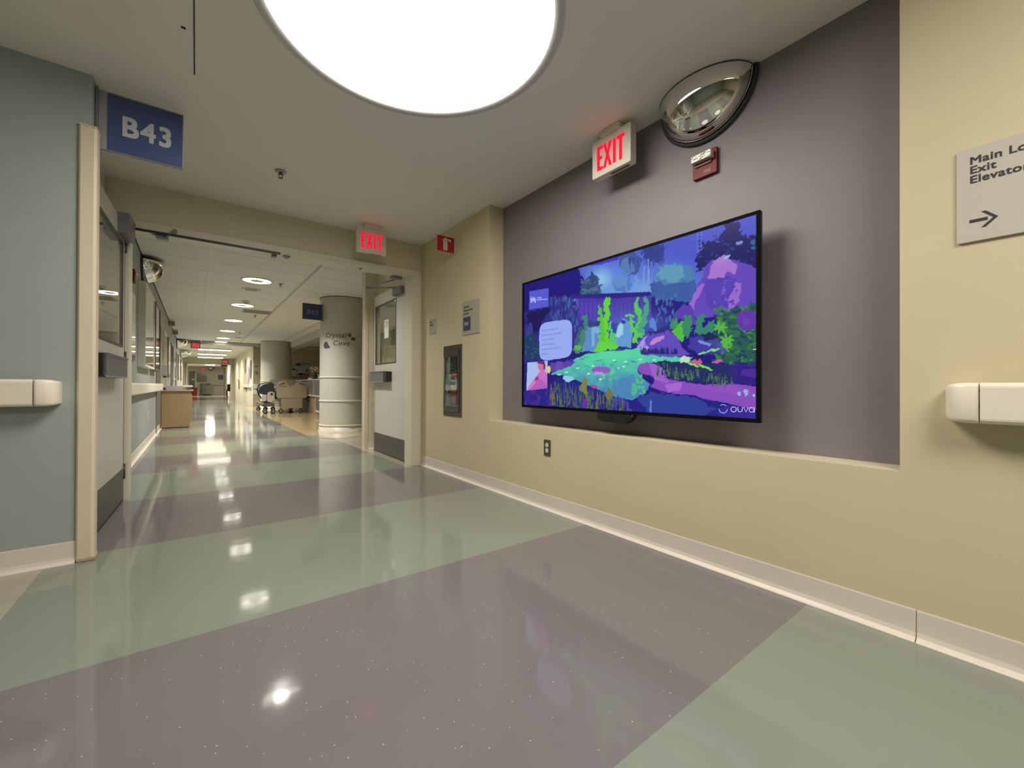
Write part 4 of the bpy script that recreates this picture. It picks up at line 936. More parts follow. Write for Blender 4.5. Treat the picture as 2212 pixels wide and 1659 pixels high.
    poly([(920, 1420), (1050, 1390), (1200, 1400), (1350, 1420), (1480, 1520), (1300, 1560), (1000, 1540)], (48, 66, 152), 22, 0.9, hair=8); poly([(1480, 1540), (1560, 1470), (1790, 1530), (1790, 1600)], (62, 40, 150), 8, 0.8)
    poly([(720, 1440), (790, 1410), (850, 1460), (880, 1530), (760, 1530)], (96, 80, 176), 10, 0.7); poly([(1008, 1440), (1022, 1440), (1020, 1530), (1006, 1530)], (96, 118, 200), 4)
    for _ in range(330):
        x_ = rs.uniform(285, 850); y_ = 1330+(x_-285)*0.28+rs.uniform(-30, 130); c = [(74, 96, 84), (30, 30, 104), (106, 110, 72), (48, 62, 112), (40, 34, 128), (62, 86, 92)][rs.randint(6)]
        poly([(x_-7, y_+40), (x_+7, y_+40), (x_+rs.uniform(-16, 16), y_-rs.uniform(25, 60))], c, 3)
    poly([(500, 1360), (530, 1270), (550, 1300), (560, 1400)], (122, 128, 70), 8, hair=6); poly([(690, 1420), (700, 1340), (750, 1390), (730, 1450)], (110, 116, 72), 8, hair=6)
    ell(425, 1282, 34, 20, (140, 200, 222), 12, hair=6); ell(610, 1345, 22, 14, (170, 70, 160), 5); ell(540, 1460, 20, 30, (100, 48, 160), 8)
    for _ in range(60): ell(rs.uniform(100, 300), rs.uniform(1370, 1500), rs.uniform(3, 8), rs.uniform(8, 24), (60+rs.randint(40), 26+rs.randint(30), 128+rs.randint(30)), 5, 0.6)
    # inset picture of a woman holding a baby, and a soft edge light
    ell(284, 1222, 12, 26, (240, 200, 90), 3)
    poly([(130, 1172), (275, 1158), (272, 1356), (123, 1373)], (166, 188, 236))
    inset = inpoly([(130, 1172), (275, 1158), (272, 1356), (123, 1373)])
    def ip(pts, col): mix(inset & inpoly(pts, 3), col)
    ip([(122, 1375), (160, 1312), (196, 1270), (214, 1236), (252, 1226), (276, 1262), (276, 1360)], (196, 110, 196)); ip([(150, 1340), (180, 1310), (230, 1290), (270, 1330), (272, 1362), (140, 1372)], (176, 92, 184))
    ip([(205, 1178), (240, 1170), (256, 1196), (250, 1222), (232, 1236), (218, 1230), (205, 1206)], (206, 110, 150)); ip([(200, 1176), (214, 1162), (250, 1160), (258, 1190), (256, 1226), (244, 1226), (244, 1190), (222, 1182)], (110, 44, 96))
    ip([(182, 1300), (190, 1274), (208, 1266), (214, 1290), (196, 1304)], (150, 62, 130)); ip([(124, 1372), (168, 1312), (200, 1300), (172, 1340), (140, 1372)], (210, 126, 180))
    poly([(280, 1120), (292, 1120), (284, 1162)], (156, 174, 240))
    # logo tile and caption bubble
    poly([(145, 662), (283, 637), (282, 770), (142, 792)], (84, 88, 206))
    poly([(152, 706), (158, 700), (164, 716), (168, 697), (174, 712), (180, 700), (186, 716), (190, 712), (190, 744), (180, 742), (178, 730), (166, 730), (164, 744), (154, 746)], (170, 176, 240), 1); 
    for (a, c, yy) in ((196, 232, 712), (196, 272, 724)): poly([(a, yy-5), (c, yy-10), (c, yy-2), (a, yy+3)], (158, 164, 236), 2)
    img[:] = np.clip(img, 0, 255)
    # bubble with rounded corners in its own slanted frame
    f = (U-333)/118; g_ = (V-(1010-0.085*(U-333)*1.6))/137
    mix((np.abs(f)**5+np.abs(g_)**5) < 1, (150, 168, 238))
    img[:] = np.clip(img, 0, 255)
    c = img/255.0; lin_ = np.where(c <= 0.04045, c/12.92, ((c+0.055)/1.055)**2.4)
    vs = np.stack([np.full(YY.size, xs_), YY.ravel(), ZZ.ravel()], -1)
    i, j = np.meshgrid(np.arange(NZ), np.arange(NX), indexing='ij'); a = (i*(NX+1)+j).ravel()
    F = np.stack([a, a+1, a+NX+2, a+NX+1], -1)
    me = bpy.data.meshes.new('screen'); me.vertices.add(len(vs)); me.vertices.foreach_set('co', vs.ravel())
    me.loops.add(F.size); me.loops.foreach_set('vertex_index', F.ravel()); me.polygons.add(len(F)); me.polygons.foreach_set('loop_start', np.arange(0, F.size, 4)); me.update(calc_edges=True)
    at = me.color_attributes.new('picture', 'FLOAT_COLOR', 'POINT')
    at.data.foreach_set('color', np.concatenate([lin_.reshape(-1, 3), np.ones((len(vs), 1))], 1).ravel())
    mt = bpy.data.materials.new('screen picture'); mt.use_nodes = True; nt = mt.node_tree; p = nt.nodes['Principled BSDF']
    an = nt.nodes.new('ShaderNodeAttribute'); an.attribute_name = 'picture'; nt.links.new(an.outputs['Color'], p.inputs['Emission Color'])
    p.inputs['Emission Strength'].default_value = 1.0; p.inputs['Base Color'].default_value = (0.005, 0.005, 0.006, 1); p.inputs['Roughness'].default_value = 0.25; p.inputs['Specular IOR Level'].default_value = 0.12
    me.materials.append(mt); o = bpy.data.objects.new('screen', me); COL.objects.link(o); o.parent = tv; o.matrix_parent_inverse = Matrix.Translation(-Vector(tv.location)); o['label'] = 'glowing screen with a cartoon forest pond picture'
    return o
scr = paint_screen()
def spt(u, v): return on_x(1100+u/3.317, 430+v/3.317, XT+0.0022)
def screen_text(s_, u, v, hpx, col, bold=0.0, sx=1.0):
    p = spt(u, v); q = spt(u, v-hpx); size = (q.z-p.z)/0.70
    return text_mb(s_, size, FACE_LEFT(p.x, p.y, p.z), bold=bold, extrude=0.0003, sx=sx).build('screen_text', emis('screen text %d %d %d' % col, (lin(col[0]), lin(col[1]), lin(col[2])), 1.0), tv)
for k, s_ in enumerate(('The first few days and', 'weeks with your new baby', 'can be wonderful,', 'overwhelming and', 'exhausting. We\u2019re here to', 'help you.')):
    screen_text(s_, 233, 950+k*33.5, 15, (104, 120, 200), sx=0.86)
LOGO = emis('logo lettering', (lin(182), lin(186), lin(236)), 1.0)
def stroke(uv): MB().tube([spt(u, v) for u, v in uv], 0.0019, n=6).build('screen_letter', LOGO, tv)
stroke([(1608+19*math.cos(2*PI*k/20), 1507+18*math.sin(2*PI*k/20)) for k in range(21)])
stroke([(1638, 1489), (1638, 1509)]+[(1654-16*math.cos(PI*k/8), 1509+16*math.sin(PI*k/8)) for k in range(9)]+[(1670, 1490)])
stroke([(1680, 1491), (1697, 1526), (1713, 1492)])
stroke([(1737+18*math.cos(2*PI*k/20), 1510+17*math.sin(2*PI*k/20)) for k in range(21)]); stroke([(1756, 1494), (1756, 1529)])
p = spt(1532, 1503); rr = abs(spt(1532, 1468).z-p.z)*0.9
b = MB()
for a0, a1 in ((PI*1.0, PI*2.0), (PI*0.25, PI*0.72)):
    n = 18; r0, r1 = rr*0.86, rr*1.04
    pts = [(p.y-r0*math.cos(a0+(a1-a0)*k/n), p.z+r0*math.sin(a0+(a1-a0)*k/n)) for k in range(n+1)]+[(p.y-r1*math.cos(a0+(a1-a0)*k/n), p.z+r1*math.sin(a0+(a1-a0)*k/n)) for k in range(n, -1, -1)]
    b.prism(pts, 'x', p.x, p.x+0.0004)
b.build('screen_logo', emis('logo ring', (lin(120), lin(176), lin(226)), 1.0), tv)
b = MB()
for u, v, wd in ((1636, 1388, 22), (1632, 1398, 26), (1640, 1408, 18), (1680, 1372, 30), (1678, 1383, 34), (1682, 1394, 28), (1690, 1404, 20), (1688, 1414, 10), (1746, 1404, 16), (1742, 1412, 18), (1750, 1420, 8)):
    p = spt(u, v); q = spt(u+wd, v-4); b.box(p.x, q.y, p.z, p.x+0.0004, p.y, q.z+0.002)
b.build('screen_glyphs', emis('cyan glyphs', (lin(140), lin(196), lin(236)), 1.0), tv)
# camera box hanging under the television
t = thing('sensor_box', (2.09, 1.68, 0.71), 'black rounded sensor box hanging under the television', 'sensor')
MB().prism([(1.815, 0.735), (1.822, 0.712), (1.812, 0.690), (1.775, 0.676), (1.62, 0.672), (1.585, 0.690), (1.565, 0.715), (1.545, 0.735)], 'x', 2.062, 2.135).build('housing', BLACK, t, bevel=0.006)
MB().tube([(2.065, 1.585, 0.690), (2.055, 1.555, 0.705), (2.055, 1.535, 0.732)], 0.004, n=8).build('cable', BLACK, t)
MB().cyl((2.062, 1.70, 0.704), (2.058, 1.70, 0.704), 0.012, n=16).build('lens', mat('lens black', (0.004, 0.004, 0.006, 1), 0.08), t)

# ------------------------------------------------------------------ columns of the nurses station
def column(x, y, r, label, h=CZ2, bands=(0.129, 0.60, 1.055)):
    t = thing('round_column', (x, y, 0), label, 'column')
    CM = mat('ivory column panel', (0.52, 0.51, 0.44, 1), 0.5, noise=0.03, nscale=3)
    cuts = [0.0]+list(bands)+[h-0.001]
    for k in range(len(cuts)-1):
        MB().lathe([(r, cuts[k]), (r, cuts[k+1])], (x, y, 0), n=64).build('panel', CM, t)
    for z in bands: MB().lathe([(r, z-0.018), (r+0.012, z-0.014), (r+0.016, z), (r+0.012, z+0.012), (r, z+0.016)], (x, y, 0), n=64).build('band', mat('ivory band', (0.62, 0.59, 0.5, 1), 0.4), t)
    MB().lathe([(r+0.022, 0), (r+0.020, 0.02), (r+0.006, 0.03), (r+0.006, 0.10), (r, 0.102)], (x, y, 0), n=64).build('base_ring', MATS['ivory band'], t)
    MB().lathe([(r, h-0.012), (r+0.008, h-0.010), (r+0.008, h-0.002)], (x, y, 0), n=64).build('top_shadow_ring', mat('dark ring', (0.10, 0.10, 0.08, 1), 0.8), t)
    return t
c1x, c1y, c1r = 2.40, 8.72, 0.475
col1 = column(c1x, c1y, c1r, 'large round ivory column with painted lettering beside the open right door')
column(2.53, 18.8, 0.53, 'farther round ivory column behind the beige bed')
def wrap(b, x0, z0):
    """flat lettering (x right, y up) wrapped round column 1; x = 0 at angle of px x0"""
    vs = []
    for (x, y, z) in b.v:
        a = x0+x/c1r; rr = c1r+0.002+z
        vs.append((c1x+rr*math.cos(a), c1y+rr*math.sin(a), z0+y))
    b.v = vs; return b
A0 = math.radians(-90-32)     # direction that faces the camera
def ang(px_):
    best = min(np.linspace(A0-1.3, A0+1.4, 400), key=lambda a: abs(proj(c1x+c1r*math.cos(a), c1y+c1r*math.sin(a), 1.5)[0]-px_) + (0 if math.cos(a-math.atan2(-c1y, -c1x)) > 0 else 1e3))
    return best
LG = mat('olive painted lettering', (0.10, 0.09, 0.05, 1), 0.6)
I4 = Matrix.Identity(4)
def zof(py_, px_): a = ang(px_); return on_y(px_, py_, c1y+c1r*math.sin(a)).z
wrap(text_mb('Crystal', 0.132, I4, bold=0.0003, shear=0.2, spacing=1.08), ang(703), zof(729, 720)).build('lettering', LG, col1)
wrap(text_mb('Cove', 0.132, I4, bold=0.0003, shear=0.2, spacing=1.12), ang(718.5), zof(746, 730)).build('lettering', LG, col1)
def blob(pxc, pyc, w, h, m_, seed=1):
    b = MB(); n = 14; rs = random.Random(seed)
    p = [(w*math.cos(2*PI*k/n)*(0.85+0.2*rs.random()), h*math.sin(2*PI*k/n)*(0.85+0.2*rs.random())) for k in range(n)]
    b.prism(p, 'z', 0, 0.001); return wrap(b, ang(pxc), zof(pyc, pxc)).build('painted_fish', m_, col1)
blob(704, 746, 0.065, 0.075, mat('slate paint', (0.085, 0.07, 0.075, 1), 0.6), 2)
blob(710.5, 750, 0.018, 0.028, INK, 5)
blob(755, 724, 0.035, 0.040, mat('moss paint', (0.12, 0.12, 0.055, 1), 0.6), 3)
blob(763, 732, 0.05, 0.035, mat('brown paint', (0.15, 0.10, 0.05, 1), 0.6), 4)

# ------------------------------------------------------------------ corridor wall cases and boards
t = thing('notice_frame', (XL, 6.1, 1.6), 'narrow glazed notice frame on the corridor wall nearest the left door', 'frame')
MB().box(XL, 5.76, 1.18, XL+0.022, 6.46, 1.93).build('backing', mat('khaki board', (0.30, 0.27, 0.17, 1), 0.6), t)
MB().box(XL+0.024, 5.78, 1.20, XL+0.027, 6.44, 1.91).build('glass_pane', glass('frame glass', alpha=0.25), t)
def case(y0, y1, z0, z1, d, label, fm, nm='display_case'):
    t = thing(nm, (XL, (y0+y1)/2, z0), label, 'display case')
    MB().box(XL+0.0005, y0+0.031, z0+0.031, XL+0.012, y1-0.031, z1-0.031).build('backing', mat('pale case backing', (0.50, 0.49, 0.42, 1), 0.6), t)
    b = MB(); b.box(XL+0.0005, y0, z0, XL+d, y0+0.03, z1); b.box(XL+0.0005, y1-0.03, z0, XL+d, y1, z1); b.box(XL+0.001, y0+0.0301, z1-0.03, XL+d, y1-0.0301, z1); b.box(XL+0.001, y0+0.0301, z0, XL+d, y1-0.0301, z0+0.03)
    b.build('frame', fm, t)
    MB().box(XL+d-0.012, y0+0.03, z0+0.03, XL+d-0.008, y1-0.03, z1-0.03).build('glass_pane', MATS['frame glass'], t)
    for k in range(3): MB().box(XL+0.012, y0+0.15+0.35*k, z0+0.2, XL+0.02, y0+0.4+0.35*k, z1-0.25-0.05*k).build('pinned_sheet', [PAPER, mat('cream sheet', (0.6, 0.5, 0.34, 1), 0.7), mat('grey sheet', (0.4, 0.4, 0.38, 1), 0.7)][k], t)
DKW = mat('dark wood frame', (0.13, 0.09, 0.055, 1), 0.4)
case(6.95, 8.42, 1.13, 2.20, 0.075, 'white edged glazed display case on the corridor wall, nearest of the two', mat('pale case frame', (0.74, 0.73, 0.66, 1), 0.4))
case(8.65, 9.62, 1.13, 2.22, 0.075, 'brown framed display case on the corridor wall, farther of the two', DKW)
for k, (y, z, m_) in enumerate(((14.0, 1.6, DKW), (17.5, 1.55, MATS['pale case frame']), (21.6, 1.6, DKW), (25.3, 1.6, DKW))):
    t = thing('picture_frame', (XL, y, z), ['brown picture frame between the second and third corridor doors', 'pale picture frame between the third and fourth corridor doors', 'dark picture frame just past the bulkhead on the left wall', 'last dark picture frame before the end doorway'][k], 'picture')
    MB().box(XL, y-0.45, z-0.5, XL+0.03, y+0.45, z+0.5).build('frame', m_, t)
    MB().box(XL+0.03, y-0.38, z-0.43, XL+0.033, y+0.38, z+0.43).build('picture', mat('muted print', (0.35, 0.36, 0.34, 1), 0.3, noise=0.5, nscale=6), t)
for y, lb in ((14.2, 'grey corridor dome light box above the second door, nearer of two'), (16.6, 'grey corridor dome light box above the third door, farther of two')):
    t = thing('call_light', (XL, y, 2.52), lb, 'call light')
    MB().rbox(XL, y-0.06, 2.45, XL+0.12, y+0.06, 2.57, r=0.01, axis='x').build('housing', mat('grey light box', (0.25, 0.23, 0.20, 1), 0.5), t)
    MB().box(XL+0.12, y-0.045, 2.465, XL+0.13, y+0.045, 2.555).build('lens', mat('dull lens', (0.33, 0.31, 0.27, 1), 0.3), t)
t = thing('hand_gel_dispenser', (XL, 11.62, 1.2), 'small grey dispenser on the corridor wall above the cabinet', 'dispenser')
MB().rbox(XL, 11.57, 1.08, XL+0.09, 11.68, 1.32, r=0.02, axis='x').build('body', mat('dispenser grey', (0.35, 0.34, 0.32, 1), 0.4), t)
MB().box(XL+0.02, 11.59, 1.05, XL+0.08, 11.66, 1.08).build('nozzle', BLACK, t)

# ------------------------------------------------------------------ tan cabinet with the things on it
t = thing('side_cabinet', (-0.33, 11.6, 0), 'tan wood laminate cabinet standing against the left corridor wall', 'cabinet')
MB().prism([(-0.565, 0.012), (-0.105, 0.012), (-0.088, 0.12), (-0.070, 0.30), (-0.062, 0.50), (-0.072, 0.68), (-0.095, 0.762), (-0.565, 0.762)], 'y', 11.2, 12.0, smooth=False).build('body', WOODT, t, bevel=0.003)
MB().rbox(-0.578, 11.18, 0.765, -0.040, 12.02, 0.790, r=0.012, axis='y').build('top', mat('khaki counter top', (0.40, 0.35, 0.22, 1), 0.4), t)
MB().box(-0.555, 11.215, 0.001, -0.125, 11.98, 0.013).build('plinth', BLACK, t)
MB().box(-0.578, 11.195, 0.02, -0.566, 11.99, 0.76).build('gap_shade_strip', mat('dark gap strip', (0.05, 0.035, 0.02, 1), 0.8), t)  # dark strip stands in for the shade in the gap by the wall
MB().box(-0.069, 11.40, 0.42, -0.052, 11.42, 0.58).build('handle', STEEL, t)
t = thing('letter_tray', (-0.36, 11.5, 0.79), 'pale lavender tray box on the tan cabinet', 'tray')
b = MB(); b.box(-0.485, 11.26, 0.7905, -0.225, 11.60, 0.797); b.box(-0.485, 11.26, 0.797, -0.478, 11.60, 0.872); b.box(-0.232, 11.26, 0.797, -0.225, 11.60, 0.872); b.box(-0.478, 11.594, 0.797, -0.232, 11.60, 0.872)
LAV = mat('lavender plastic', (0.40, 0.37, 0.44, 1), 0.3); b.build('tray', LAV, t)
b = MB(); b.prism([(-0.478, 0.797), (-0.232, 0.797), (-0.232, 0.872), (-0.29, 0.872), (-0.33, 0.853), (-0.38, 0.853), (-0.42, 0.872), (-0.478, 0.872)], 'y', 11.26, 11.265); b.build('front_lip', LAV, t)
MB().box(-0.47, 11.28, 0.798, -0.24, 11.58, 0.835).build('paper_stack', PAPER, t)
t = thing('stapler', (-0.52, 11.3, 0.79), 'small black stapler at the wall end of the tan cabinet', 'stapler')
MB().rbox(-0.552, 11.24, 0.7905, -0.498, 11.40, 0.812, r=0.006, axis='y').build('base', BLACK, t)
MB().prism([(11.24, 0.815), (11.40, 0.825), (11.40, 0.845), (11.24, 0.832)], 'x', -0.548, -0.502).build('arm', BLACK, t)
t = thing('tissue_dispenser', (-0.14, 11.4, 0.79), 'clear box with a white domed lid at the outer end of the tan cabinet', 'dispenser')
MB().box(-0.205, 11.30, 0.7905, -0.075, 11.44, 0.85).build('clear_box', glass('box acrylic', alpha=0.18), t)
MB().prism([(-0.225, 0.852), (-0.052, 0.852), (-0.048, 0.872), (-0.085, 0.888), (-0.19, 0.888), (-0.222, 0.872)], 'y', 11.285, 11.455).build('lid', WHITEP, t, bevel=0.004)
MB().cyl((-0.14, 11.37, 0.793), (-0.14, 11.37, 0.835), 0.018, n=12).ball((-0.14, 11.37, 0.835), 0.02, n=10, m_=6).build('contents', PAPER, t)

# ------------------------------------------------------------------ hospital bed with its beige footboard
BEI = mat('beige moulded plastic', (0.40, 0.345, 0.25, 1), 0.45); BEI2 = mat('light beige edge', (0.55, 0.50, 0.40, 1), 0.4)
NAVY = mat('navy vinyl mattress', (0.035, 0.038, 0.06, 1), 0.45)
def caster(x, y, nm, par, r=0.065):
    c = MB().cyl((x, y-0.018, r+0.001), (x, y+0.018, r+0.001), r, n=20).build(nm, RUBBER, par)
    MB().cyl((x, y-0.020, r+0.001), (x, y+0.020, r+0.001), r*0.62, n=14).build('hub', mat('grey hub', (0.3, 0.28, 0.26, 1), 0.4), c)
    MB().box(x-0.02, y-0.027, r, x+0.02, y-0.021, r*2+0.04).box(x-0.02, y+0.021, r, x+0.02, y+0.027, r*2+0.04).box(x-0.025, y-0.027, r*2+0.03, x+0.025, y+0.027, r*2+0.045).build('fork', ALU, c)
t = thing('hospital_bed', (2.47, 15.9, 0), 'hospital bed with a beige footboard facing the corridor', 'bed')
xl, xr = 2.035, 2.905; cxm = (xl+xr)/2; w2 = (xr-xl)/2
pts = [(-1.0, 0.52), (-1.0, 0.80), (-0.97, 0.90), (-0.86, 0.98), (-0.66, 1.02), (-0.46, 1.015), (-0.37, 0.97), (-0.28, 0.895), (-0.22, 0.885), (0.12, 0.885), (0.20, 0.905), (0.30, 0.985), (0.42, 1.015), (0.62, 1.01), (0.82, 0.96), (0.94, 0.87), (1.0, 0.76), (1.02, 0.62), (1.02, 0.50), (0.90, 0.485), (0.72, 0.475), (0.70, 0.16), (-0.68, 0.16), (-0.70, 0.46), (-0.86, 0.48)]
def foot(y0, y1): 
    b = MB()
    up = [p for p in pts if p[1] > 0.470]
    b.prism([(cxm+w2*a, z) for a, z in up], 'y', y0, y1); return b
foot(15.0, 15.045).build('footboard', BEI, t, bevel=0.010)
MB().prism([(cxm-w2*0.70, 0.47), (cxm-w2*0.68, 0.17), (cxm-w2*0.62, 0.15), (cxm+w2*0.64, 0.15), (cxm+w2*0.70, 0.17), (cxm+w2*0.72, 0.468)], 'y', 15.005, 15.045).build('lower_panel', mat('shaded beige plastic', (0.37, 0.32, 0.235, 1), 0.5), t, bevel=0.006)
def slot(a0, z0, a1, z1, wd, m_, nm): MB().tube([(cxm+w2*a0, 14.9985, z0), (cxm+w2*(a0+a1)/2, 14.9985, (z0+z1)/2+0.004), (cxm+w2*a1, 14.9985, z1)], wd, n=8).build(nm, m_, t)
HO = mat('handle recess', (0.14, 0.12, 0.085, 1), 0.7)
slot(-0.80, 0.905, -0.50, 0.965, 0.018, HO, 'hand_hole'); slot(0.48, 0.968, 0.84, 0.905, 0.020, HO, 'hand_hole'); slot(-0.80, 0.855, -0.42, 0.857, 0.009, HO, 'slot'); slot(-0.22, 0.858, 0.0, 0.858, 0.006, HO, 'slot')
MB().tube([(cxm+w2*a, 15.0, z) for a, z in pts[1:8]], 0.009, n=8).build('moulded_edge', BEI2, t); MB().tube([(cxm+w2*a, 15.0, z) for a, z in pts[10:16]], 0.009, n=8).build('moulded_edge', BEI2, t)
MB().rbox(xl+0.03, 15.06, 0.52, xr-0.03, 17.0, 0.68, r=0.04, axis='y').build('mattress', NAVY, t)
MB().box(xl+0.08, 15.05, 0.38, xr-0.08, 16.95, 0.47).build('frame', ALU, t)
for s_ in (xl-0.01, xr-0.03): MB().rbox(s_, 15.5, 0.45, s_+0.04, 16.3, 0.86, r=0.08, axis='x').build('side_rail', BEI2, t)
MB().rbox(xl+0.04, 17.0, 0.4, xr-0.04, 17.045, 1.1, r=0.08, axis='y').build('headboard', BEI, t)
MB().box(cxm-0.10, 15.1, 0.14, cxm+0.10, 16.9, 0.36).build('lift_column', mat('dark steel', (0.06, 0.06, 0.06, 1), 0.5), t)
for x, y in ((xl+0.14, 15.12), (xr-0.16, 15.12), (xl+0.14, 16.85), (xr-0.16, 16.85)): caster(x, y, 'caster', t, 0.070)

t = thing('stretcher', (1.75, 16.0, 0), 'navy padded stretcher with a curved black frame left of the beige bed', 'stretcher')
NV2 = mat('slate navy vinyl', (0.040, 0.044, 0.065, 1), 0.5)
MB().prism([(1.56, 0.70), (1.60, 0.84), (1.70, 0.92), (1.86, 0.955), (1.99, 0.945), (1.99, 0.66), (1.86, 0.60), (1.68, 0.60)], 'y', 15.16, 15.34).build('mattress_end', NV2, t, bevel=0.02)
MB().rbox(1.60, 15.34, 0.62, 2.0, 17.2, 0.76, r=0.04, axis='y').build('mattress', NV2, t)
MB().tube([(1.52, 15.13, 0.80), (1.53, 15.13, 0.72), (1.56, 15.13, 0.60), (1.63, 15.13, 0.49), (1.73, 15.13, 0.42), (1.86, 15.13, 0.385), (1.99, 15.13, 0.39)], 0.020, n=10).build('curved_arm', BLACK, t)
MB().tube([(1.52, 15.13, 0.80), (1.56, 15.13, 0.88), (1.63, 15.13, 0.935), (1.74, 15.13, 0.965), (1.92, 15.13, 0.975)], 0.015, n=10).build('curved_rail', RUBBER, t)
MB().rbox(1.40, 15.10, 0.78, 1.525, 15.26, 0.925, r=0.05, axis='y').build('white_pad', WHITEP, t, bevel=0.01); MB().rbox(1.42, 15.10, 0.615, 1.52, 15.26, 0.745, r=0.045, axis='y').build('white_pad', WHITEP, t, bevel=0.01)
MB().tube([(1.47, 15.18, 0.77), (1.55, 15.18, 0.77)], 0.012).build('pad_arm', BLACK, t)
WP2 = mat('ivory rail plastic', (0.60, 0.57, 0.50, 1), 0.4)
MB().prism([(1.78, 0.48), (1.80, 0.66), (1.86, 0.69), (1.94, 0.69), (1.99, 0.64), (1.99, 0.40), (1.86, 0.36), (1.80, 0.38)], 'y', 15.09, 15.12).build('side_rail', WP2, t, bevel=0.008)
MB().rbox(1.88, 15.08, 0.57, 1.94, 15.10, 0.65, r=0.02, axis='y').build('rail_handle', RUBBER, t)
MB().prism([(1.62, 0.46), (1.68, 0.60), (1.77, 0.60), (1.77, 0.40), (1.70, 0.38)], 'y', 15.09, 15.12).build('side_rail', WP2, t, bevel=0.006)
MB().rbox(1.68, 15.12, 0.22, 2.0, 17.0, 0.33, r=0.03, axis='y').build('base', mat('warm grey base', (0.13, 0.11, 0.10, 1), 0.5), t)
MB().box(1.64, 15.10, 0.245, 1.72, 15.2, 0.262).build('brake_pedal', BLACK, t)
MB().cyl((1.84, 16.0, 0.33), (1.84, 16.0, 0.62), 0.05).build('lift_column', ALU, t)
for x, y in ((1.74, 15.2), (1.96, 15.12), (1.74, 16.9), (1.95, 16.9)): caster(x, y, 'caster', t, 0.070)

# ------------------------------------------------------------------ nurses station counter, vase, papers
a_ = 0.051
MC = Matrix.Translation((2.81, 12.5, 0)) @ Matrix.Rotation(-a_, 4, 'Z')
t = thing('nurses_counter', (2.5, 12.4, 0), 'nurses station counter with white framed grey panels behind the large column', 'counter')
PG = mat('smoked grey panel', (0.13, 0.125, 0.13, 1), 0.25); WF = mat('pale lilac frame', (0.50, 0.48, 0.49, 1), 0.4)
MB().box(0.06, 0.0, 0.002, 0.6, 5.4, 0.58).xf(MC).build('wood_base', mat('station wood', (0.30, 0.22, 0.12, 1), 0.5), t)
for k in range(4):
    y0 = 0.04+1.36*k; MB().box(0.0, y0, 0.60, 0.02, y0+1.30, 1.05).xf(MC).build('panel', PG, t)
b = MB()
for k in range(5): b.box(-0.012, 1.36*k-0.012, 0.55, 0.035, 1.36*k+0.036, 1.08)
b.box(-0.010, -0.010, 0.555, 0.033, 5.46, 0.60); b.xf(MC).build('panel_frame', WF, t)
MB().box(-0.03, -0.03, 1.055, 0.36, 5.48, 1.085).xf(MC).build('counter_top', WF, t, bevel=0.004)
MB().box(0.01, 0.02, 0.16, 0.05, 1.05, 0.55).xf(MC).build('lower_panel', mat('lilac smoked panel', (0.12, 0.105, 0.12, 1), 0.3), t)
b = MB(); b.box(0.0, 1.05, 0.10, 0.058, 1.10, 0.555); b.box(0.001, 0.0, 0.10, 0.057, 1.099, 0.16); b.xf(MC).build('lower_frame', WF, t)
MB().box(0.0, 0.60, 1.085, 0.05, 0.66, 1.21).xf(MC).build('end_post', WF, t, bevel=0.01)
def pt(x, y, z): return MC @ Vector((x, y, z))
pv = pt(0.14, 2.08, 1.086)
t = thing('flower_vase', tuple(pv), 'dark vase with a bunch of yellow flowers on the counter behind the column', 'flowers')
MB().lathe([(0.0, 0.0), (0.055, 0.0), (0.068, 0.04), (0.062, 0.12), (0.042, 0.18), (0.052, 0.205)], tuple(pv), n=20).build('vase', mat('dark glazed vase', (0.05, 0.045, 0.035, 1), 0.2), t)
YL = mat('yellow petals', (0.62, 0.50, 0.10, 1), 0.6); CRM = mat('cream petals', (0.75, 0.66, 0.38, 1), 0.6); GRN = mat('dark leaves', (0.06, 0.08, 0.02, 1), 0.6)
rs_ = random.Random(3)
for k in range(16):
    th = rs_.random()*2*PI; rr = 0.03+0.105*rs_.random(); zz = 0.23+0.16*rs_.random()
    c = (pv.x+rr*math.cos(th), pv.y+rr*math.sin(th), pv.z+zz)
    b = MB(); n = 6
    for j in range(n):
        a = 2*PI*j/n; b.ball((c[0]+0.026*math.cos(a), c[1]+0.026*math.sin(a), c[2]+0.008), 0.022, 0.022, 0.016, n=6, m_=4)
    fl_ = b.ball(c, 0.016, n=6, m_=4).build('flower', [YL, CRM, YL][k % 3], t)
    MB().tube([(pv.x, pv.y, pv.z+0.18), ((pv.x+c[0])/2, (pv.y+c[1])/2, pv.z+0.24), c], 0.002, n=5).build('stem', GRN, fl_)
for k in range(10):
    th = rs_.random()*2*PI; c = (pv.x+0.06*math.cos(th), pv.y+0.06*math.sin(th), pv.z+0.23+0.07*rs_.random())
    MB().add([(pv.x, pv.y, pv.z+0.19), (c[0]-0.012, c[1], c[2]), (c[0]+0.03*math.cos(th), c[1]+0.03*math.sin(th), c[2]+0.03), (c[0]+0.012, c[1], c[2]+0.004)], [[0, 1, 2, 3]]).build('leaf', GRN, t)
pa = pt(0.17, 1.9, 1.09)
t = thing('paper_roll', tuple(pa), 'white rolled paper lying on the nurses counter', 'paper roll')
MB().cyl(pt(0.10, 2.3, 1.121), pt(0.16, 3.4, 1.121), 0.034, n=20).build('roll', PAPER, t)
MB().cyl(pt(0.0999, 2.297, 1.121), pt(0.10, 2.2995, 1.121), 0.024, n=16).build('hollow_end', mat('roll hollow', (0.4, 0.38, 0.34, 1), 0.8), t)
pb_ = pt(0.2, 0.45, 1.06)
t = thing('desk_monitor', tuple(pb_), 'small black monitor at the near end of the counter beside the vase', 'monitor')
MB().box(0.10, 0.70, 1.11, 0.13, 1.10, 1.23).xf(MC).build('screen', BLACK, t)
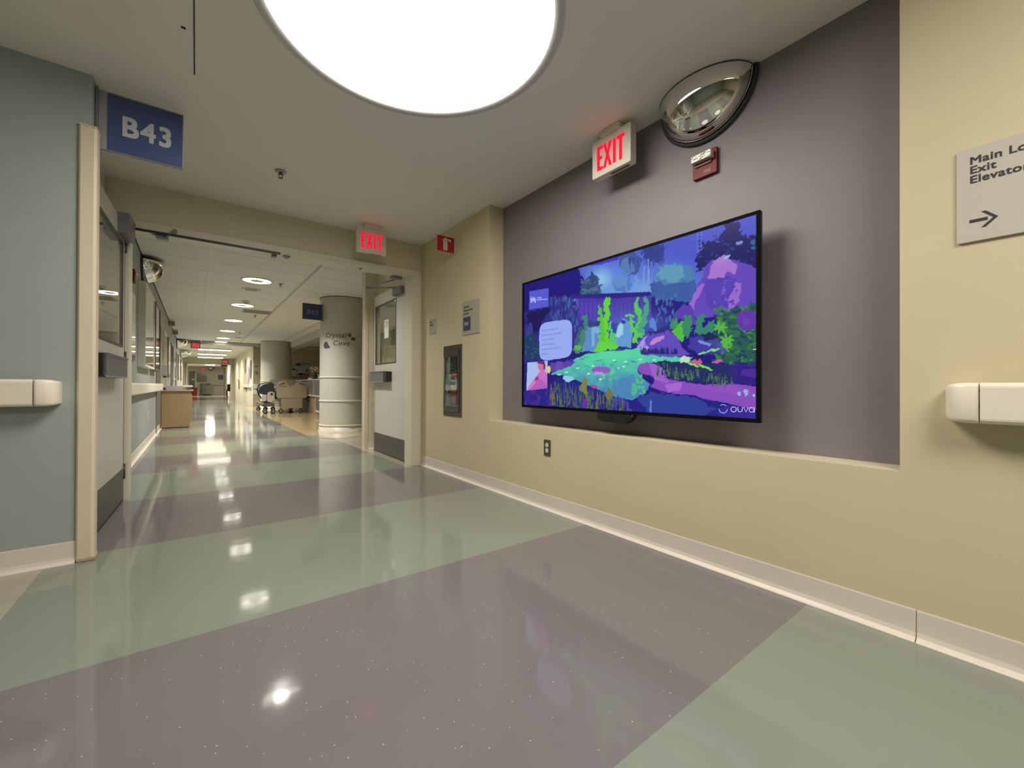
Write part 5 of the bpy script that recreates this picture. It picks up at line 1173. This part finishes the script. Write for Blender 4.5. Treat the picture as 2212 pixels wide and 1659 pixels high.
MB().box(0.08, 0.80, 1.086, 0.18, 1.02, 1.094).box(0.125, 0.85, 1.09, 0.14, 0.99, 1.15).xf(MC).build('stand', BLACK, t)

# collage board on the back wall of the alcove
q0 = on_y(602, 776, 20.38); q1 = on_y(700, 829, 20.38)
t = thing('collage_board', ((q0.x+q1.x)/2, 20.38, 1.4), 'wall collage of sea creature cutouts behind the beige bed', 'poster')
MB().box(q0.x, 20.375, q1.z, q1.x, 20.398, q0.z).build('backing', mat('grey teal board', (0.34, 0.38, 0.36, 1), 0.7, noise=0.15, nscale=3), t)
def cut(u0, v0, u1, v1, colr, kind=0, seed=0):
    a = on_y(u0, v0, 20.372); c = on_y(u1, v1, 20.372); b = MB(); n = 10; rs = random.Random(seed)
    cx_, cz_, w_, h_ = (a.x+c.x)/2, (a.z+c.z)/2, abs(c.x-a.x)/2, abs(a.z-c.z)/2
    p = [(cx_+w_*math.cos(2*PI*k/n)*(0.8+0.3*rs.random()), cz_+h_*math.sin(2*PI*k/n)*(0.8+0.3*rs.random())) for k in range(n)] if kind == 0 else ([(cx_-w_, cz_-h_), (cx_+w_, cz_-h_), (cx_+w_, cz_+h_), (cx_-w_, cz_+h_)] if kind == 1 else [(cx_-w_, cz_-h_), (cx_+w_, cz_-h_), (cx_, cz_+h_)])
    b.prism(p, 'y', 20.368, 20.3745); b.build('cutout', mat('cutout %d %d %d' % colr, rgb(*[min(255, int(q*1.45)) for q in colr]), 0.7), t)
for i_, cc in enumerate([(606, 784, 615, 794, (128, 76, 44)), (617, 781, 623, 796, (52, 66, 66)), (638, 784, 652, 791, (62, 54, 50)), (653, 785, 671, 787, (58, 50, 46)), (624, 783, 640, 800, (104, 112, 108)), (605, 797, 608, 803, (20, 20, 20)), (640, 798, 643, 803, (48, 52, 46)), (606, 806, 622, 809, (66, 42, 36)), (606, 811, 622, 814, (70, 40, 36)), (623, 806, 642, 811, (120, 104, 96)), (628, 812, 645, 819, (88, 66, 58)), (640, 806, 655, 810, (84, 60, 52)), (646, 806, 668, 818, (78, 72, 66)), (660, 796, 666, 803, (50, 54, 46)), (611, 814, 625, 820, (92, 80, 84)), (630, 796, 640, 800, (60, 72, 70))]):
    cut(*cc, kind=[0, 0, 0, 1, 0, 0, 2, 1, 1, 0, 0, 0, 1, 2, 1, 0][i_], seed=i_)
# soffit over the station
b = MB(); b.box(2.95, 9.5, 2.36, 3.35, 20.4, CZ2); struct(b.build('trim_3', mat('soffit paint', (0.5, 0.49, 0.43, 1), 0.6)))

# ------------------------------------------------------------------ things on the right corridor wall
def wall_cut(y0, y1, z0, z1, label, m_, cat='wall decoration', nm='wall_decoration', rot=0.0):
    t = thing(nm, (1.9, (y0+y1)/2, z0), label, cat); n = 18
    cy, cz, a, c = (y0+y1)/2, (z0+z1)/2, abs(y1-y0)/2, abs(z1-z0)/2
    MB().prism([(cy+a*math.cos(2*PI*k/n), cz+c*math.sin(2*PI*k/n)) for k in range(n)], 'x', 1.875, 1.899).build('cutout', m_, t)
    MB().prism([(cy-a*0.3, cz-c*0.9), (cy+a*0.3, cz-c*0.9), (cy+a*0.5, cz-c*1.15), (cy-a*0.5, cz-c*1.15)], 'x', 1.88, 1.899).build('tail', m_, t)
wall_cut(23.3, 24.0, 1.50, 2.12, 'slim grey fish shape high on the bright far wall', mat('grey fish', (0.26, 0.24, 0.20, 1), 0.6))
wall_cut(20.9, 21.5, 1.22, 1.98, 'dark oval fish shape on the bright far wall near its end', mat('dark fish', (0.13, 0.12, 0.11, 1), 0.6))
wall_cut(21.8, 23.1, 0.95, 1.80, 'long lavender fish shape between the two darker ones', mat('lavender fish', (0.36, 0.34, 0.42, 1), 0.6))
t = thing('coat_hook_rail', (1.9, 27.3, 0.95), 'dark upright hook stick on the bright far wall', 'hook')
MB().box(1.87, 27.20, 0.68, 1.899, 27.42, 1.12).build('stick', mat('dark stick', (0.10, 0.07, 0.05, 1), 0.5), t)
MB().tube([(1.88, 27.3, 1.1), (1.84, 27.3, 1.14), (1.85, 27.5, 1.19)], 0.02, n=6).build('hook', MATS['dark stick'], t)
t = thing('wall_shelf', (1.9, 22.8, 0.75), 'small pale wall shelf with a bracket under the lavender fish', 'shelf')
MB().box(1.80, 21.0, 0.80, 1.899, 24.8, 0.86).build('board', RAIL, t)
MB().prism([(1.899, 0.80), (1.82, 0.80), (1.899, 0.52)], 'y', 23.0, 23.1).build('bracket', ALU, t)

t = thing('wall_plaque', (2.0, 20.38, 1.68), 'tiny dark plaque on the olive wall end beside the far column', 'sign')
MB().box(1.95, 20.375, 1.66, 2.06, 20.384, 1.70).build('face_plate', mat('brown plaque', (0.10, 0.09, 0.06, 1), 0.6), t)
t = thing('light_switch', (2.0, 20.38, 1.4), 'small switch plate below the tiny plaque on the olive wall end', 'switch')
MB().box(1.96, 20.376, 1.36, 2.05, 20.384, 1.48).build('cover_plate', mat('olive plate', (0.24, 0.22, 0.15, 1), 0.5), t)
MB().box(1.99, 20.371, 1.40, 2.02, 20.376, 1.44).build('toggle', BLACK, t)

# ------------------------------------------------------------------ far hall
fdoor = sempty('door_20', (-0.25, 45.97, 0))
MB().box(-0.46, 45.95, 0.01, -0.06, 45.995, 2.07).build('panel', mat('slate door', (0.16, 0.16, 0.165, 1), 0.5), fdoor)
MB().box(-0.28, 45.94, 1.30, -0.10, 45.949, 1.42).build('door_notice', PAPER, fdoor)
b = MB(); b.box(-0.06, 45.93, 0, 0.02, 45.995, 2.10); b.box(-0.52, 45.93, 2.07, 0.02, 45.995, 2.12); b.build('door_frame', FRAMEP, fdoor)
MB().box(-0.02, 45.88, 1.98, -0.20, 45.94, 2.05).build('closer_body', BLACK, fdoor)
wn = sempty('window_1', (0.42, 45.97, 1.6))
MB().box(0.05, 45.97, 1.12, 0.78, 45.995, 2.0).build('window_pane', mat('dim window glass', (0.16, 0.15, 0.10, 1), 0.2), wn)
MB().box(0.02, 45.90, 1.06, 0.82, 45.995, 1.12).build('window_sill', WHITEP, wn)
t = thing('overbed_table', (0.73, 45.3, 0), 'grey overbed table standing against the far hall wall', 'table')
DG = mat('olive dark steel', (0.09, 0.08, 0.06, 1), 0.5)
MB().box(0.30, 45.1, 0.98, 1.04, 45.5, 1.03).build('table_top', DG, t, bevel=0.005)
MB().box(0.33, 45.25, 0.10, 0.42, 45.35, 0.98).build('column', DG, t); MB().box(0.33, 45.1, 0.05, 1.04, 45.5, 0.10).build('base', DG, t)
for x in (0.4, 0.98): MB().cyl((x, 45.12, 0.026), (x, 45.15, 0.026), 0.025, n=10).build('caster', RUBBER, t)
t = thing('bedside_cabinet', (0.95, 45.7, 0), 'grey green bedside cabinet behind the overbed table', 'cabinet')
MB().box(0.46, 45.52, 0.001, 1.20, 45.9, 0.94).build('body', mat('sage laminate', (0.28, 0.27, 0.21, 1), 0.5), t)
MB().box(0.50, 45.505, 0.12, 0.80, 45.519, 0.82).build('door', mat('grey laminate', (0.20, 0.19, 0.155, 1), 0.5), t); MB().ball((0.62, 45.49, 0.40), 0.04, n=8, m_=6).build('knob', BLACK, t)
t = thing('waste_bin', (-0.07, 44.8, 0), 'dark red waste bin on the floor beside the far slate door', 'bin')
MB().add([(-0.24, 44.65, 0.001), (0.08, 44.65, 0.001), (0.08, 44.95, 0.001), (-0.24, 44.95, 0.001), (-0.29, 44.6, 0.62), (0.13, 44.6, 0.62), (0.13, 45.0, 0.62), (-0.29, 45.0, 0.62)], [(0, 3, 2, 1), (4, 5, 6, 7), (0, 1, 5, 4), (1, 2, 6, 5), (2, 3, 7, 6), (3, 0, 4, 7)]).build('body', mat('crimson plastic', (0.22, 0.006, 0.012, 1), 0.35), t)
MB().box(-0.31, 44.58, 0.62, 0.15, 45.02, 0.66).build('lid', mat('dark crimson lid', (0.10, 0.006, 0.01, 1), 0.4), t, bevel=0.006)
t = thing('wall_picture', (1.78, 45.98, 1.58), 'white framed dark picture on the far hall wall', 'picture')
MB().box(1.50, 45.965, 1.28, 2.06, 45.995, 1.90).build('frame', WHITEP, t); MB().box(1.58, 45.955, 1.36, 1.98, 45.964, 1.80).build('picture', mat('dark seascape', (0.07, 0.07, 0.09, 1), 0.3, noise=0.4, nscale=3), t)
t = thing('wall_plaque', (1.0, 45.99, 1.5), 'beige plaque between window and picture on the far hall wall', 'sign')
MB().box(0.88, 45.985, 1.42, 1.14, 45.998, 1.62).build('face_plate', SIGNW, t)
t = thing('handrail', (1.5, 45.98, 0.84), 'thin grey rail under the far hall picture', 'handrail')
MB().box(1.22, 45.93, 0.81, 2.04, 45.97, 0.87).build('rail', mat('grey rail', (0.25, 0.23, 0.2, 1), 0.5), t); MB().box(1.5, 45.97, 0.82, 1.56, 45.999, 0.86).build('bracket', ALU, t)
t = thing('clock_sign', (1.35, 31.9, 2.3), 'dark rectangular box hanging below the end doorway header', 'sign')
MB().box(1.25, 31.9, 2.06, 1.56, 31.96, 2.22).build('housing', mat('dark box', (0.035, 0.03, 0.035, 1), 0.5), t); MB().box(1.38, 31.92, 2.22, 1.42, 31.94, 2.459).build('hanger', ALU, t)
t = thing('wheelchair', (1.95, 35, 0), 'folded dark wheelchair leaning by the far right pier', 'wheelchair')
WC = mat('charcoal fabric', (0.05, 0.045, 0.04, 1), 0.7)
def ring(c, r, rt, ax='x', n=24): return [(c[0], c[1]+r*math.cos(2*PI*k/n), c[2]+r*math.sin(2*PI*k/n)) for k in range(n+1)]
for x in (1.72, 1.96): 
    wv = MB().tube(ring((x, 35, 0.30), 0.275, 0), 0.022, n=8).build('wheel', RUBBER, t)
    b = MB()
    for k in range(8): b.cyl((x, 35, 0.3), (x, 35+0.27*math.cos(k*PI/4), 0.3+0.27*math.sin(k*PI/4)), 0.004, n=5)
    b.build('spokes', STEEL, wv)
MB().box(1.76, 34.8, 0.46, 1.92, 35.25, 0.52).build('seat', WC, t); MB().box(1.76, 35.22, 0.46, 1.92, 35.27, 0.94).build('backrest', WC, t)
MB().tube([(1.74, 35.25, 0.3), (1.74, 35.25, 0.98), (1.74, 35.36, 0.99)], 0.012).tube([(1.94, 35.25, 0.3), (1.94, 35.25, 0.98), (1.94, 35.36, 0.99)], 0.012).tube([(1.74, 34.7, 0.1), (1.74, 34.75, 0.6), (1.74, 35.25, 0.62)], 0.012).tube([(1.94, 34.7, 0.1), (1.94, 34.75, 0.6), (1.94, 35.25, 0.62)], 0.012).build('frame', STEEL, t)
for x in (1.76, 1.92): MB().cyl((x-0.012, 34.68, 0.061), (x+0.012, 34.68, 0.061), 0.06, n=14).build('front_wheel', RUBBER, t)
bpy.context.view_layer.update()
